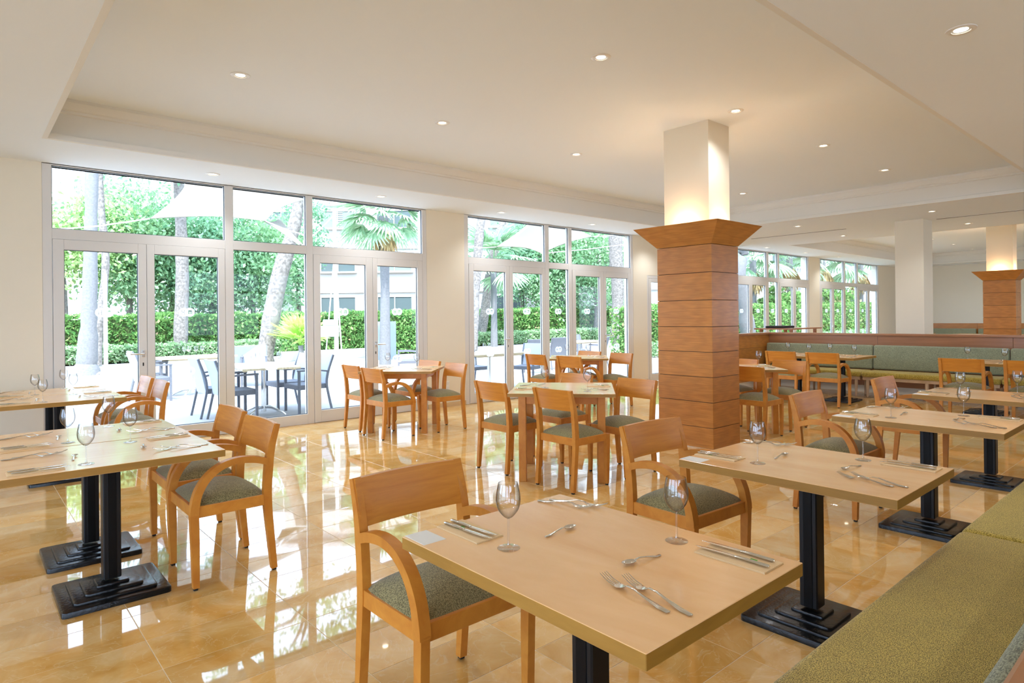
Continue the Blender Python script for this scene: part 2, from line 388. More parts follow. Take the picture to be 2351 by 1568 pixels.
for k, b in enumerate(bw):  # unseen windows added so daylight reaches the ceiling and furniture fronts
    if b > 18: break
    rr_ = empty('window_%d' % (k+5)); struct(rr_, 'tall glazing added behind the viewer for daylight, number %d from left' % (k+1), 'window')
    mb = MB()
    for x in (b, b+1.16, b+2.38, b+3.54): mb.box(x, x+.06, Y0-.12, Y0-.04, .12, 2.95)
    mb.box(b, b+3.6, Y0-.12, Y0-.04, 2.3, 2.38); mb.build('window_frame', M['alu'], rr_)
    MB().box(b, b+3.6, Y0-.085, Y0-.075, .12, 2.95).build('pane', M['pane'], rr_)
for k, (a, b) in enumerate(((-4.6, -1.4), (-.8, 2.4), (3.0, 6.2))):
    rr_ = empty('window_%d' % (k+11)); struct(rr_, 'tall glazing added in the left wall for daylight, number %d from the viewer side' % (k+1), 'window')
    mb = MB()
    for y in (a, a+1.05, a+2.1, b-.06): mb.box(X0-.12, X0-.04, y, y+.06, .12, 2.95)
    mb.box(X0-.12, X0-.04, a, b, 2.3, 2.38); mb.build('window_frame', M['alu'], rr_)
    MB().box(X0-.085, X0-.075, a, b, .12, 2.95).build('pane', M['pane'], rr_)
fwl = MB().box(X1, X1+.2, Y0, WY+.24, 0, CZ+.5).build('wall_right', M['wall_far']); struct(fwl, 'pale grey cream wall at the far end of the room', 'wall')
# baseboards
mb = MB()
for a, b in gaps: mb.box(a, b, WY-.012, WY+.001, 0, .07)
struct(mb.build('baseboard_window', plain('marble skirting', (.70, .50, .26), .25)), 'low cream marble skirting under the windows wall', 'baseboard')

# ceiling: soffit with coffers
cof = [(.60, 11.2, 1.64, 7.12), (15.15, 25.3, 1.64, 7.12), (-3.0, 11.2, -4.6, -.4)]
cx = sorted({X0-.2, X1+.2, *[c[0] for c in cof], *[c[1] for c in cof]}); cyy = sorted({Y0-.2, WY+.24, *[c[2] for c in cof], *[c[3] for c in cof]})
mb = MB()
for xa, xb in zip(cx, cx[1:]):
    for ya, yb in zip(cyy, cyy[1:]):
        xm, ym = (xa+xb)/2, (ya+yb)/2
        if any(c[0] < xm < c[1] and c[2] < ym < c[3] for c in cof): continue
        mb.box(xa, xb, ya, yb, CZ, CF+.02)
mb.box(X0-.2, X1+.2, Y0-.2, WY+.24, CF, CF+.25)
ceil = struct(mb.build('ceiling', M['ceil']), 'white painted ceiling with recessed coffers', 'ceiling')
prof = [(.0, CZ-.001), (-.002, CZ+.055), (-.001, CZ+.06), (.012, CZ+.066), (.012, CF-.135), (.03, CF-.125), (.03, CF-.105), (.045, CF-.095), (.085, CF-.035), (.085, CF+.001), (-.01, CF+.001), (-.01, CZ-.001)]
prof = [(.030, CZ-.0015), (.030, CZ+.05), (.006, CZ+.056), (.006, CF-.13), (.024, CF-.122), (.024, CF-.10), (.04, CF-.09), (.075, CF-.03), (.075, CF), (-.01, CF), (-.01, CZ-.0015)]
for i, c in enumerate(cof):
    mb = MB(); rings = []
    for sx, sy in ((0, 0), (1, 0), (1, 1), (0, 1), (0, 0)):
        rings.append([((c[0]+o_, c[1]-o_)[sx], (c[2]+o_, c[3]-o_)[sy], z) for o_, z in prof])
    mb.loft(rings, False)
    struct(mb.build('trim_%d' % (i+1), M['cove']), ['stepped cornice around the large ceiling coffer', 'stepped cornice around the far ceiling coffer', 'stepped cornice around the coffer behind the viewer'][i], 'cornice')

# ---------------------------------------------------------------- windows
def framebox(mb, xa, xb, za, zb, t=.06, y0=8.205, y1=8.275, bev=.004):
    pass
def logo_mesh():
    cu = bpy.data.curves.new('logo', 'CURVE'); cu.dimensions = '2D'; cu.fill_mode = 'BOTH'; cu.extrude = .0006
    def poly(pts):
        s = cu.splines.new('POLY'); s.points.add(len(pts)-1); s.use_cyclic_u = True
        for p, q in zip(s.points, pts): p.co = (q[0], q[1], 0, 1)
    r, cxx = .054, .033
    a0 = math.acos(-cxx/r)  # crossing of the two circles at x=0
    out = []
    th = math.acos(cxx/r)
    for k in range(25):
        a = -(PI-th)+ (2*(PI-th))*k/24; out.append((cxx+r*math.cos(a), r*math.sin(a)))
    for k in range(25):
        a = PI-(PI-th)+(2*(PI-th))*k/24; out.append((-cxx+r*math.cos(a), r*math.sin(a)))
    poly(out)
    hh, ww_ = .026, .019
    def R(x0, x1, y0, y1): poly([(x0, y0), (x1, y0), (x1, y1), (x0, y1)])
    # letter H on the left disc
    L = -cxx-.006
    poly([(L-ww_, -hh), (L-ww_+.009, -hh), (L-ww_+.009, -.005), (L+ww_-.009, -.005), (L+ww_-.009, -hh), (L+ww_, -hh), (L+ww_, hh), (L+ww_-.009, hh),
          (L+ww_-.009, .005), (L-ww_+.009, .005), (L-ww_+.009, hh), (L-ww_, hh)])
    # letter m on the right disc
    L = cxx+.004; b = .008; q = .021
    poly([(L-q, -hh*.85), (L-q+b, -hh*.85), (L-q+b, hh*.4), (L-b/2, hh*.4), (L-b/2, -hh*.85), (L+b/2, -hh*.85), (L+b/2, hh*.4), (L+q-b, hh*.4), (L+q-b, -hh*.85),
          (L+q, -hh*.85), (L+q, hh*.7), (L+q-.006, hh*.85), (L-q, hh*.85)])
    o = bpy.data.objects.new('logo_tmp', cu); C.objects.link(o)
    dg = bpy.context.evaluated_depsgraph_get(); me = bpy.data.meshes.new_from_object(o.evaluated_get(dg))
    bpy.data.objects.remove(o); me.materials.clear(); me.materials.append(M['decal'])
    me.transform(Matrix.Rotation(PI/2, 4, 'X')); return me
LOGO = logo_mesh()
def handle(parent, x, s, z=1.03):
    mb = MB(); mb.box(x-.013, x+.013, 8.18, 8.207, z-.04, z+.04, .004); mb.tube([(x, 8.2, z), (x, 8.145, z)], .009, 10)
    mb.tube([(x, 8.145, z), (x+s*.04, 8.14, z), (x+s*.135, 8.148, z)], [.011, .010, .008], 10)
    mb.build('door_handle', M['chrome'], parent, True)
    MB().box(x-.008, x+.008, 8.196, 8.207, z-.14, z-.10, .003).build('lock_cylinder', M['rubber'], parent)
def pane(parent, xa, xb, za, zb):
    o = MB().box(xa-.012, xb+.012, 8.236, 8.246, za-.012, zb+.012).build('pane', M['pane'], parent)
    mb = MB()
    for a, b, c_, d in ((xa, xa+.007, za, zb), (xb-.007, xb, za, zb), (xa, xb, za, za+.007), (xa, xb, zb-.007, zb)): mb.box(a, b, 8.224, 8.237, c_, d)
    mb.build('gasket', M['gasket'], parent)
def leaf(parent, xa, xb, ga, gb, z0=.004, z1=2.277, gz0=.165, gz1=2.17):
    mb = MB(); ya, yb = 8.198, 8.262
    mb.box(xa, ga, ya, yb, z0, z1, .003); mb.box(gb, xb, ya, yb, z0, z1, .003); mb.box(ga, gb, ya+.0005, yb, z0, gz0, .003); mb.box(ga, gb, ya+.0005, yb, gz1, z1, .003)
    o = mb.build('door_leaf', M['alu'], parent); pane(o, ga, gb, gz0, gz1); return o
def logos(parent, xc, zs):
    for z in zs: linkmesh('glass_decal', LOGO, parent, (xc, 8.233, z))
wnames = ['wide glazed front with two double doors nearest the left wall', 'glazed front with two double doors left of the wooden pillar',
          'glazed front seen just right of the wooden pillar', 'farthest glazed front left of the white pillar']
for (x, fd, nm), lb in zip(wins, wnames):
    root = empty(nm, (0, 0, 0)); struct(root, lb, 'window')
    W_ = ww(fd)
    mb = MB(); ya, yb = 8.203, 8.285; zt = CZ-.004
    m1, m2 = x+1.817, x+1.917; m3, m4 = x+1.917+fd, x+2.01+fd
    mb.box(x, x+.084, ya, yb, 0, zt, .003); mb.box(x+W_-.077, x+W_, ya, yb, 0, zt, .003)
    mb.box(m1, m2, ya, yb, 0, zt, .003); mb.box(m3, m4, ya, yb, 0, zt, .003)
    for a, b in ((x+.084, m1), (m2, m3), (m4, x+W_-.077)):
        mb.box(a, b, ya+.001, yb, 2.278, 2.388, .003); mb.box(a, b, ya+.001, yb, zt-.012, zt, .002)
    mb.box(m2, m3, ya+.001, yb, .0, .135, .003)
    fr = mb.build('window_frame', M['alu'], root)
    pane(fr, x+.084, m1, 2.388, zt-.012); pane(fr, m2, m3, 2.388, zt-.012); pane(fr, m4, x+W_-.077, 2.388, zt-.012)
    pane(fr, m2, m3, .135, 2.278)
    leaf(root, x+.088, x+.958, x+.185, x+.876); leaf(root, x+.962, m1-.004, x+1.04, x+1.734)
    leaf(root, m4+.004, x+2.901+fd, x+2.108+fd, x+2.797+fd); leaf(root, x+2.905+fd, x+W_-.081, x+2.979+fd, x+3.661+fd)
    for xc in (x+.55, x+1.385, (m2+m3)/2, x+2.45+fd, x+3.32+fd): logos(root, xc, (1.50, .80))
    handle(root, x+.918, -1); handle(root, x+2.94+fd, 1)
root = empty('door_1'); struct(root, 'single glazed terrace door partly hidden behind the wooden pillar', 'door')
mb = MB(); mb.box(10.97, 11.03, 8.203, 8.285, 0, 2.26, .003); mb.box(11.89, 11.95, 8.203, 8.285, 0, 2.26, .003); mb.box(11.03, 11.89, 8.204, 8.285, 2.20, 2.26, .003)
mb.build('door_frame', M['alu'], root); leaf(root, 11.034, 11.886, 11.115, 11.80, .012, 2.196, .165, 2.12); logos(root, 11.46, (1.5, .8)); handle(root, 11.84, -1)

# ---------------------------------------------------------------- pillars
def clad_column(xa, xb, ya, yb, sx, lab):
    root = empty('clad_column', ((xa+xb)/2, (ya+yb)/2, 0)); cx_, cy_ = (xa+xb)/2, (ya+yb)/2
    hx, hy = (xb-xa)/2, (yb-ya)/2
    js = [0.004, .225, .49, .753, 1.015, 1.28, 1.56, 1.85, 2.142]
    MB().box(-hx+.012, hx-.012, -hy+.012, hy-.012, 0, 2.14).build('core', M['slot'], root)
    for a, b in zip(js, js[1:]):
        MB().box(-hx, hx, -hy, hy, a+.0025, b-.0025, .0025).build('oak_board', M['oak'], root)
    e = .185; mb = MB(); th = .02
    def ring(o, z): return [(-hx-o, -hy-o, z), (hx+o, -hy-o, z), (hx+o, hy+o, z), (-hx-o, hy+o, z)]
    mb.loft([ring(-.05, 2.1445), ring(0, 2.1445), ring(e, 2.36), ring(e-.022, 2.36), ring(-.01, 2.165), ring(-.05, 2.165)], False)
    mb.build('flared_capital', M['oak'], root)
    mb = MB(); ix, iy = hx-.06, hy-.06
    mb.box(-ix, ix, -iy, iy, 2.13, CF+.01); mb.build('plaster_shaft', M['pillar'], root)
    MB().box(-hx-.004, hx+.004, -hy-.004, hy+.004, .0, .012).build('plinth', M['chrome'], root)
    for k, (lx, ly, n) in enumerate(((0, -hy-.06, 0), (-hx-.06, 0, 1), (0, hy+.06, 0), (hx+.06, 0, 1))):
        q = MB(); q.lathe([(0.0, 2.29), (.030, 2.29), (.034, 2.30), (.028, 2.312), (0.0, 2.318)], 14, c=(lx, ly)); q.build('uplight', M['lamp'], root, True)
        ld = bpy.data.lights.new('uplight_bulb', 'POINT'); ld.energy = UP_W; ld.color = (1, .72, .42); ld.shadow_soft_size = .02
        lo = bpy.data.objects.new('uplight_bulb', ld); C.objects.link(lo); lo.parent = root; lo.location = (lx, ly, 2.345)
    tag(root, lab, 'pillar', None, 'structure'); return root
clad_column(5.868, 6.399, 3.569, 4.244, 0, 'large square pillar clad in orange oak boards with flared capital')
clad_column(18.2, 18.73, 3.32, 3.94, 0, 'distant oak clad pillar with glowing capital behind the partition')
p = MB().box(12.884, 13.384, 3.645, 4.10, 0, CZ+.01).build('plaster_column', M['pillar']); tag(p, 'plain white square pillar behind the oak partition', 'pillar', None, 'structure')

# linear diffusers, vent
for i, (a, b) in enumerate(((5.03, 7.02), (1.2, 3.52))):
    mb = MB().box(13.11, 13.17, a, b, CZ-.004, CZ+.002); o = mb.build('linear_diffuser', M['trim_ring'])
    for k in (0, 1): MB().box(13.12+k*.022, 13.135+k*.022, a+.01, b-.01, CZ-.006, CZ-.003).build('slot', M['slot'], o)
    tag(o, ['long dark air slot in the soffit toward the windows', 'long dark air slot in the soffit above the far bench'][i], 'vent')
mb = MB().lathe([(0, CZ-.02), (.06, CZ-.02), (.062, CZ-.014), (.10, CZ-.012), (.13, CZ-.006), (.15, CZ+.001)], 24); o = mb.build('ceiling_vent', M['trim_ring'], None, True, (14.2, 7.74, 0)); tag(o, 'round white air vent in soffit near the third window', 'vent')

# downlights
dlab = {}
def mk_down():
    r = empty('downlight')
    MB().lathe([(.052, .004), (.050, -.006), (.066, -.008), (.078, -.003), (.080, .002)], 28).build('ring', M['trim_ring'], r, True)
    MB().lathe([(0, .0), (.03, -.001), (.050, .0015), (.052, .004)], 28).build('lens', M['lamp'], r, True)
    return r
DP = Proto(mk_down)
def down(x, y, z, lab, grp, watt, light=True):
    DP.place((x, y, z), 0, lab, 'downlight', grp)
    if light:
        ld = bpy.data.lights.new('lamp', 'SPOT'); ld.energy = watt; ld.color = WARM; ld.spot_size = math.radians(128); ld.spot_blend = .9; ld.shadow_soft_size = .045
        lo = bpy.data.objects.new('lamp', ld); C.objects.link(lo); lo.location = (x, y, z-.03)
ordn = ['first', 'second', 'third', 'fourth', 'fifth', 'sixth', 'seventh']
for k in range(5):
    X = 1.80+2.05*k
    down(X, 5.48, CF, 'recessed spotlight, %s from left in the coffer row nearer the windows' % ordn[k], 'recessed spotlights in the main coffer', DOWN_W)
    down(X, 3.30, CF, 'recessed spotlight, %s from left in the coffer row nearer the viewer' % ordn[k], 'recessed spotlights in the main coffer', DOWN_W)
for k in range(9):
    down(2.21+2.16*k, 7.69, CZ, 'recessed spotlight, %s from left in the soffit before the windows' % (ordn+['eighth', 'ninth'])[k], 'recessed spotlights in the window soffit', PERIM_W)
for i, (X, Y, t) in enumerate(((12.0, 5.47, 'near the left air slot, closer one'), (14.26, 5.53, 'just before the far coffer corner'), (12.07, 3.29, 'above the near left of the white pillar'), (14.28, 3.31, 'right of the white pillar'), (4.475, 1.06, 'in the lowered soffit at top right'))):
    down(X, Y, CZ, 'recessed spotlight in the soffit %s' % t, 'recessed spotlights in the cross soffit', PERIM_W)
for i, (X, Y) in enumerate(((16.4, 5.5), (18.5, 5.55), (20.4, 5.57), (22.5, 5.58), (24.6, 5.6), (17.3, 2.6), (20.4, 2.6), (23.5, 2.6))):
    down(X, Y, CF, 'small distant spotlight in the far coffer, %s in depth' % (ordn+['eighth'])[i], 'recessed spotlights in the far coffer', DOWN_W)
for k, X in enumerate((-2, .2, 2.4, 4.6, 6.8, 9.0)):      # fill lamps added over the unseen part of the room behind the viewer
    for Y, t in ((-3.6, 'far'), (-1.4, 'near')): down(X, Y, CF, 'recessed fill spotlight added behind the viewer, %s from left in the %s row' % (ordn[k], t), 'fill spotlights added behind the viewer', DOWN_W)
down(-1.6, 2.6, CZ, 'recessed spotlight over the left side of the room, near one', 'recessed spotlights over the left side', PERIM_W)
down(-1.6, 5.6, CZ, 'recessed spotlight over the left side of the room, far one', 'recessed spotlights over the left side', PERIM_W)

exec_parts = True

# ================================================================== FURNITURE
def catmull(pts, n):
    P = [np.array(p, float) for p in pts]; P = [2*P[0]-P[1]]+P+[2*P[-1]-P[-2]]; out = []
    for i in range(1, len(P)-2):
        for k in range(n):
            t = k/n; a, b, c, d = P[i-1:i+3]
            out.append(.5*((2*b)+(-a+c)*t+(2*a-5*b+4*c-d)*t*t+(-a+3*b-3*c+d)*t**3))
    out.append(P[-2]); return out
def strip_prism(mb, pts, thick, y0, y1, mi=0):
    """sweep a rectangle along an (x,z) path; thick may be a list"""
    n = len(pts); rings = []
    for i, p in enumerate(pts):
        a = np.array(pts[max(i-1, 0)]); b = np.array(pts[min(i+1, n-1)]); d = (b-a)/np.linalg.norm(b-a); nn = np.array([-d[1], d[0]])
        t = thick[i] if hasattr(thick, '__len__') else thick
        p = np.array(p); q0, q1 = p+nn*t/2, p-nn*t/2
        rings.append([(q0[0], y0, q0[1]), (q0[0], y1, q0[1]), (q1[0], y1, q1[1]), (q1[0], y0, q1[1])])
    mb.loft(rings, True, mi)
def mk_chair(W, arms):
    r = empty('dining_armchair' if arms else 'dining_chair')
    hw = W/2; cw = M['chair_wood']; pw = .034
    prof = catmull([(-.214, .012), (-.196, .20), (-.180, .40), (-.186, .55), (-.203, .68), (-.240, .815)], 4)
    th = np.interp([p[1] for p in prof], [0, .4, .6, .815], [.030, .044, .044, .024])
    for s in (-1, 1):
        mb = MB(); ya, yb = (hw-pw, hw) if s > 0 else (-hw, -hw+pw)
        strip_prism(mb, prof, list(th), ya, yb)
        o = mb.build('rear_leg', cw, r, 30); MB().box(-.226, -.204, (ya+yb)/2-.011, (ya+yb)/2+.011, 0, .013, .002).build('glide', M['rubber'], o)
        mb = MB(); ya2, yb2 = ya, yb
        if arms:
            mb.loft([[(.176, ya2, .013), (.206, ya2, .013), (.206, yb2, .013), (.176, yb2, .013)], [(.174, ya2, .25), (.214, ya2, .25), (.214, yb2, .25), (.174, yb2, .25)],
                     [(.176, ya2, .40), (.220, ya2, .40), (.220, yb2, .40), (.176, yb2, .40)]])
        else:
            mb.loft([[(.180, ya2+.004, .013), (.206, ya2+.004, .013), (.206, yb2-.004, .013), (.180, yb2-.004, .013)], [(.176, ya2, .25), (.214, ya2, .25), (.214, yb2, .25), (.176, yb2, .25)],
                     [(.176, ya2, .428), (.218, ya2, .428), (.218, yb2, .428), (.176, yb2, .428)]])
        o = mb.build('front_leg', cw, r, 30); MB().box(.182, .203, (ya+yb)/2-.011, (ya+yb)/2+.011, 0, .014, .002).build('glide', M['rubber'], o)
        if arms:
            mb = MB(); ap = catmull([(-.182, .612), (-.11, .634), (-.02, .642), (.065, .622), (.135, .570), (.178, .500), (.195, .43), (.198, .39)], 5)
            aw = .004
            strip_prism(mb, ap, list(np.interp(np.arange(len(ap)), [0, 10, 25, len(ap)-1], [.036, .034, .040, .044])), ya-aw, yb+aw if s > 0 else yb+aw)
            mb.build('armrest', cw, r, 30)
    mb = MB()
    zb, zt = .372, .432
    mb.box(.182, .206, -hw+pw, hw-pw, zb, zt, .002); mb.box(-.192, -.170, -hw+pw, hw-pw, zb, zt, .002)
    mb.box(-.172, .184, -hw+.004, -hw+.026, zb+.001, zt, .002); mb.box(-.172, .184, hw-.026, hw-.004, zb+.001, zt, .002)
    mb.build('seat_frame', cw, r)
    # backrest: board bowed in plan, leaning with the posts
    mb = MB(); rings = []; zs = [.648, .652, .70, .76, .811, .8155]; ny = 13
    xs = np.interp(zs, [p[1] for p in prof[8:]], [p[0] for p in prof[8:]])
    for j in range(ny):
        u = -1+2*j/(ny-1); y = u*(hw-.006); bow = -.024*(1-u*u)+.010; ring = []
        dz = .0015*(1-u*u)
        for k in range(len(zs)): ring.append((xs[k]+bow+.010, y, zs[k]+(dz if k > 2 else 0)))
        for k in reversed(range(len(zs))): ring.append((xs[k]+bow-.010, y, zs[k]+(dz if k > 2 else 0)))
        rings.append(ring)
    mb.loft(rings); mb.build('backrest', M['back_wood'], r, 35)
    # domed cushion
    mb = MB(); n = 14; top = []
    def sgn(a): return math.copysign(1, a)
    grid = {}
    for i in range(n+1):
        for j in range(n+1):
            u, v = -1+2*i/n, -1+2*j/n
            u2, v2 = sgn(u)*abs(u)**.8, sgn(v)*abs(v)**.8
            h = ((1-abs(u2)**4)*(1-abs(v2)**4))**.5*(.042+.030*(1-u2*u2)*(1-v2*v2))
            cx = (1-.05*abs(v2)**8); cyv = (1-.05*abs(u2)**8)
            grid[i, j] = mb.bm.verts.new((.006+u2*.186*cx, v2*(hw-.012)*cyv, .430+h))
    for i in range(n):
        for j in range(n): mb.bm.faces.new((grid[i, j], grid[i+1, j], grid[i+1, j+1], grid[i, j+1]))
    mb.build('seat_cushion', M['seat'], r, 80)
    return r
ARM = Proto(lambda: mk_chair(.49, True)); SIDE = Proto(lambda: mk_chair(.44, False))
def chair(P, x, y, rz, lab, grp): return P.place((x, y, 0), math.radians(rz), lab, 'chair', grp)

def mk_ped(lx, ly, th=.037, z=.72):
    r = empty('pedestal_table')
    mb = MB(); mb.box(-lx/2, lx/2, -ly/2, ly/2, z-th, z, .0015)
    for f in mb.bm.faces:
        f.material_index = 1 if abs(f.normal.z) < .5 else 0
    mb.bm.normal_update()
    for f in mb.bm.faces: f.material_index = 1 if abs(f.normal.z) < .5 else 0
    mb.build('tabletop', [M['maple'], M['maple_edge']], r)
    mb = MB(); mb.box(-.04, .04, -.04, .04, .075, z-th-.012, .005)
    for s in (-1, 1):
        mb.box(-.0435, -.039, -.0015-.018, .0015-.018+.036, .08, z-th-.02, .001)
    o = mb.build('column', M['post'], r)
    MB().box(-.16, .16, -.16, .16, z-th-.014, z-th, .002).build('mounting_plate', M['post'], r)
    mb = MB()
    for h, (a, b) in zip((.225, .172, .118, .062), ((0, .028), (.028, .040), (.040, .052), (.052, .064))):
        q = bmesh.new(); bmesh.ops.create_cube(q, size=1)
        for v in q.verts: v.co = (v.co.x*2*h*1.0, v.co.y*2*(h+.01), (a+b)/2+v.co.z*(b-a))
        vert = [e for e in q.edges if abs(e.verts[0].co.z-e.verts[1].co.z) > .01]
        bmesh.ops.bevel(q, geom=vert, offset=.022 if h > .1 else .008, segments=3, affect='EDGES', profile=.5)
        topz = max(v.co.z for v in q.verts)
        te = [e for e in q.edges if all(abs(v.co.z-topz) < 1e-5 for v in e.verts)]
        bmesh.ops.bevel(q, geom=te, offset=.006, segments=2, affect='EDGES', profile=.5)
        mb.add(q)
    mb.build('stepped_base', M['black'], r, 40)
    return r
PT = Proto(lambda: mk_ped(.70, .93)); 
def ped(x, y, rz, lab, grp): return PT.place((x, y, 0), math.radians(rz), lab, 'table', grp)
def mk_leg4():
    r = empty('square_dining_table'); z = .76
    mb = MB(); mb.box(-.45, .45, -.45, .45, z-.03, z, .002); mb.bm.normal_update()
    for f in mb.bm.faces: f.material_index = 1 if abs(f.normal.z) < .5 else 0
    mb.build('tabletop', [M['maple'], M['maple_edge']], r)
    a = .335
    for sx in (-1, 1):
        for sy in (-1, 1):
            q = MB(); x, y = sx*a, sy*a; q.box(x-.032, x+.032, y-.032, y+.032, 0, z-.03, .003); q.build('leg', M['chair_wood'], r)
    for s in (-1, 1):
        MB().box(-a+.032, a-.032, s*a-.011, s*a+.011, z-.10, z-.03, .001).build('apron', M['chair_wood'], r)
        MB().box(s*a-.011, s*a+.011, -a+.032, a-.032, z-.10, z-.03, .001).build('apron', M['chair_wood'], r)
    return r
QT = Proto(mk_leg4)
def sq(x, y, rz, lab): return QT.place((x, y, 0), math.radians(rz), lab, 'table', 'square four legged tables')

# ---------------------------------------------------------------- tableware
def mk_glass():
    r = empty('wine_glass')
    out = catmull([(.0045, .088), (.016, .096), (.031, .116), (.0365, .138), (.0355, .160), (.0315, .182), (.029, .193)], 5)
    MB().lathe([tuple(p) for p in out]+[(.0288, .1932)], 28).build('bowl', M['thin'], r, True)
    st = catmull([(.0046, .0895), (.0036, .082), (.0032, .055), (.0036, .025), (.006, .009), (.014, .0045)], 4)
    mb = MB(); mb.lathe([(0, .0895)]+[tuple(p) for p in st]+[(.024, .0032), (.0335, .0022), (.034, .0012), (.033, .0004), (0, .0004)], 28)
    mb.build('stem_and_foot', M['thin2'], r, True)
    return r
GL = Proto(mk_glass)
def section(mb, ring_specs, mi=0):
    rings = []
    for s, wd, t, z, off in ring_specs:
        hw, ht = wd/2, t/2
        rings.append([(off-hw, s, z), (off-hw*.6, s, z+ht), (off+hw*.6, s, z+ht), (off+hw, s, z), (off+hw*.6, s, z-ht), (off-hw*.6, s, z-ht)])
    mb.loft(rings, True, mi)
def mk_fork():
    mb = MB()
    section(mb, [(0, .004, .002, .003, 0), (.004, .015, .004, .003, 0), (.03, .017, .004, .003, 0), (.075, .010, .0035, .008, 0), (.115, .0065, .0035, .015, 0), (.14, .008, .003, .014, 0), (.152, .020, .0022, .008, 0), (.165, .026, .0018, .005, 0), (.178, .026, .0018, .0055, 0)])
    for k in range(4):
        o = -.0105+k*.007
        section(mb, [(.176, .0048, .0018, .0055, o), (.205, .0036, .0016, .0095, o), (.225, .0022, .0012, .017, o), (.230, .001, .001, .0185, o)])
    return mb.build('table_fork', M['steel'], None, 60)
def mk_spoon():
    mb = MB()
    section(mb, [(0, .003, .002, .003, 0), (.003, .010, .0035, .003, 0), (.02, .011, .0035, .003, 0), (.055, .006, .003, .009, 0), (.082, .0045, .003, .012, 0), (.094, .006, .0025, .009, 0)])
    n = 10; g_ = []
    for i in range(n+1):
        u = i/n; s = .093+.048*u; hw = .0145*math.sin(PI*min(1, max(.0, .06+.9*u)))**.6
        row = []
        for j in range(7):
            v = -1+j/3; d = .0065*(1-v*v)*math.sin(PI*min(1, .05+.95*u))**.5
            row.append(mb.bm.verts.new((v*hw, s, .0088-d)))
        g_.append(row)
    for a, b in zip(g_, g_[1:]):
        for j in range(6): mb.bm.faces.new((a[j], a[j+1], b[j+1], b[j]))
    return mb.build('dessert_spoon', M['steel'], None, 60)
def mk_knife():
    mb = MB()
    section(mb, [(0, .006, .004, .006, 0), (.004, .0135, .006, .006, 0), (.05, .0135, .0065, .006, 0), (.095, .0115, .006, .006, 0), (.100, .009, .004, .006, 0)])
    section(mb, [(.100, .014, .0016, .006, .001), (.16, .017, .0013, .006, .0), (.195, .014, .0012, .006, -.001), (.212, .007, .001, .006, -.004), (.220, .0015, .0008, .006, -.006)])
    return mb.build('table_knife', M['steel'], None, 50)
def mk_napkin():
    r = empty('paper_napkin')
    mb = MB(); mb.box(-.052, .052, 0, .212, .0004, .0022); mb.box(-.051, .0515, .001, .211, .0028, .0046)
    mb.build('folded_sheet', M['napkin'], r)
    MB().box(-.010, .018, .055, .075, .0046, .0048).build('printed_mark', M['green_print'], r)
    return r
FK, SP, KN, NP = Proto(mk_fork), Proto(mk_spoon), Proto(mk_knife), Proto(mk_napkin)
def setting(ex, ey, ang, z, where, pat='bench', glass=True, cut=True):
    """ex,ey = middle of the table edge before the person, ang = direction the person faces"""
    f = Vector((math.cos(ang), math.sin(ang))); rr = Vector((f.y, -f.x))
    def W(r_, f_): p_ = Vector((ex, ey))+rr*r_+f*f_; return (p_.x, p_.y)
    def lay(P, r0, f0, r1, f1, lab, cat, grp, dz=0):
        a, b = W(r0, f0), W(r1, f1); an = math.atan2(b[1]-a[1], b[0]-a[0])-PI/2
        P.place((a[0], a[1], z+dz), an, lab, cat, grp)
    if pat == 'chair': G = (.17, .30); N = (.168, .0); K = ((.190, .002, .176, .216), (.158, -.005, .146, .216)); Fk = ((-.222, .010, -.285, .20), (-.262, .030, -.322, .20)); S = (.03, .31, -.14, .302)
    else: G = (.24, .33); N = (.248, .03); K = ((.232, .035, .232, .26), (.280, .045, .28, .262)); Fk = ((-.17, .07, -.133, .31), (-.145, .027, -.10, .262)); S = (.107, .292, -.013, .314)
    if glass: 
        gx, gy = W(*G); GL.place((gx, gy, z), random.random()*6, 'stemmed wine glass at the ' + where, 'glass', 'wine glasses')
    if not cut: return
    a, b = W(N[0], N[1]), W(N[0], N[1]+.2); an = math.atan2(b[1]-a[1], b[0]-a[0])-PI/2
    NP.place((a[0], a[1], z), an, 'folded kraft paper napkin under knives at the ' + where, 'napkin', 'paper napkins')
    lay(KN, *K[0], 'steel knife nearer the glass at the ' + where if pat != 'chair' else 'steel knife nearer the card corner at the ' + where, 'knife', 'table knives', .0046)
    lay(KN, *K[1], 'steel knife farther from the forks at the ' + where if pat != 'chair' else 'steel knife nearer the forks at the ' + where, 'knife', 'table knives', .0046)
    lay(FK, *Fk[0], 'steel fork, outer of the two, at the ' + where, 'fork', 'table forks'); lay(FK, *Fk[1], 'steel fork, inner of the two, at the ' + where, 'fork', 'table forks')
    lay(SP, *S, 'small steel dessert spoon lying crosswise at the ' + where, 'spoon', 'dessert spoons')

TT = [(1.388, 1.253, 'nearest right table'), (2.92, 1.283, 'second bench table'), (4.745, 1.325, 'third bench table'), (6.38, 1.34, 'fourth bench table')]
tl = ['maple topped pedestal table nearest the viewer in front of the bench', 'second maple topped pedestal table along the near bench',
      'third maple topped pedestal table along the near bench', 'fourth maple topped pedestal table along the near bench, cut by the frame edge']
for (x, y, nm), lb in zip(TT, tl):
    ped(x, y, 0, lb, 'pedestal tables along the near bench')
    setting(x, y+.465, -PI/2, .72, 'chair side of the '+nm, 'chair'); setting(x, y-.465, PI/2, .72, 'bench side of the '+nm, 'bench')
for (x, y), nm in zip(((1.388, 1.253), (2.92, 1.283), (4.745, 1.325), (6.38, 1.34)), ('nearest right', 'second bench', 'third bench', 'fourth bench')):
    c_ = MB().box(-.04, .04, -.055, .055, 0, .0008).build('table_card', M['card'], None, False, (x-.30, y+.41, .72)); tag(c_, 'small blank white card on the corner of the %s table' % nm, 'card', 'table cards')
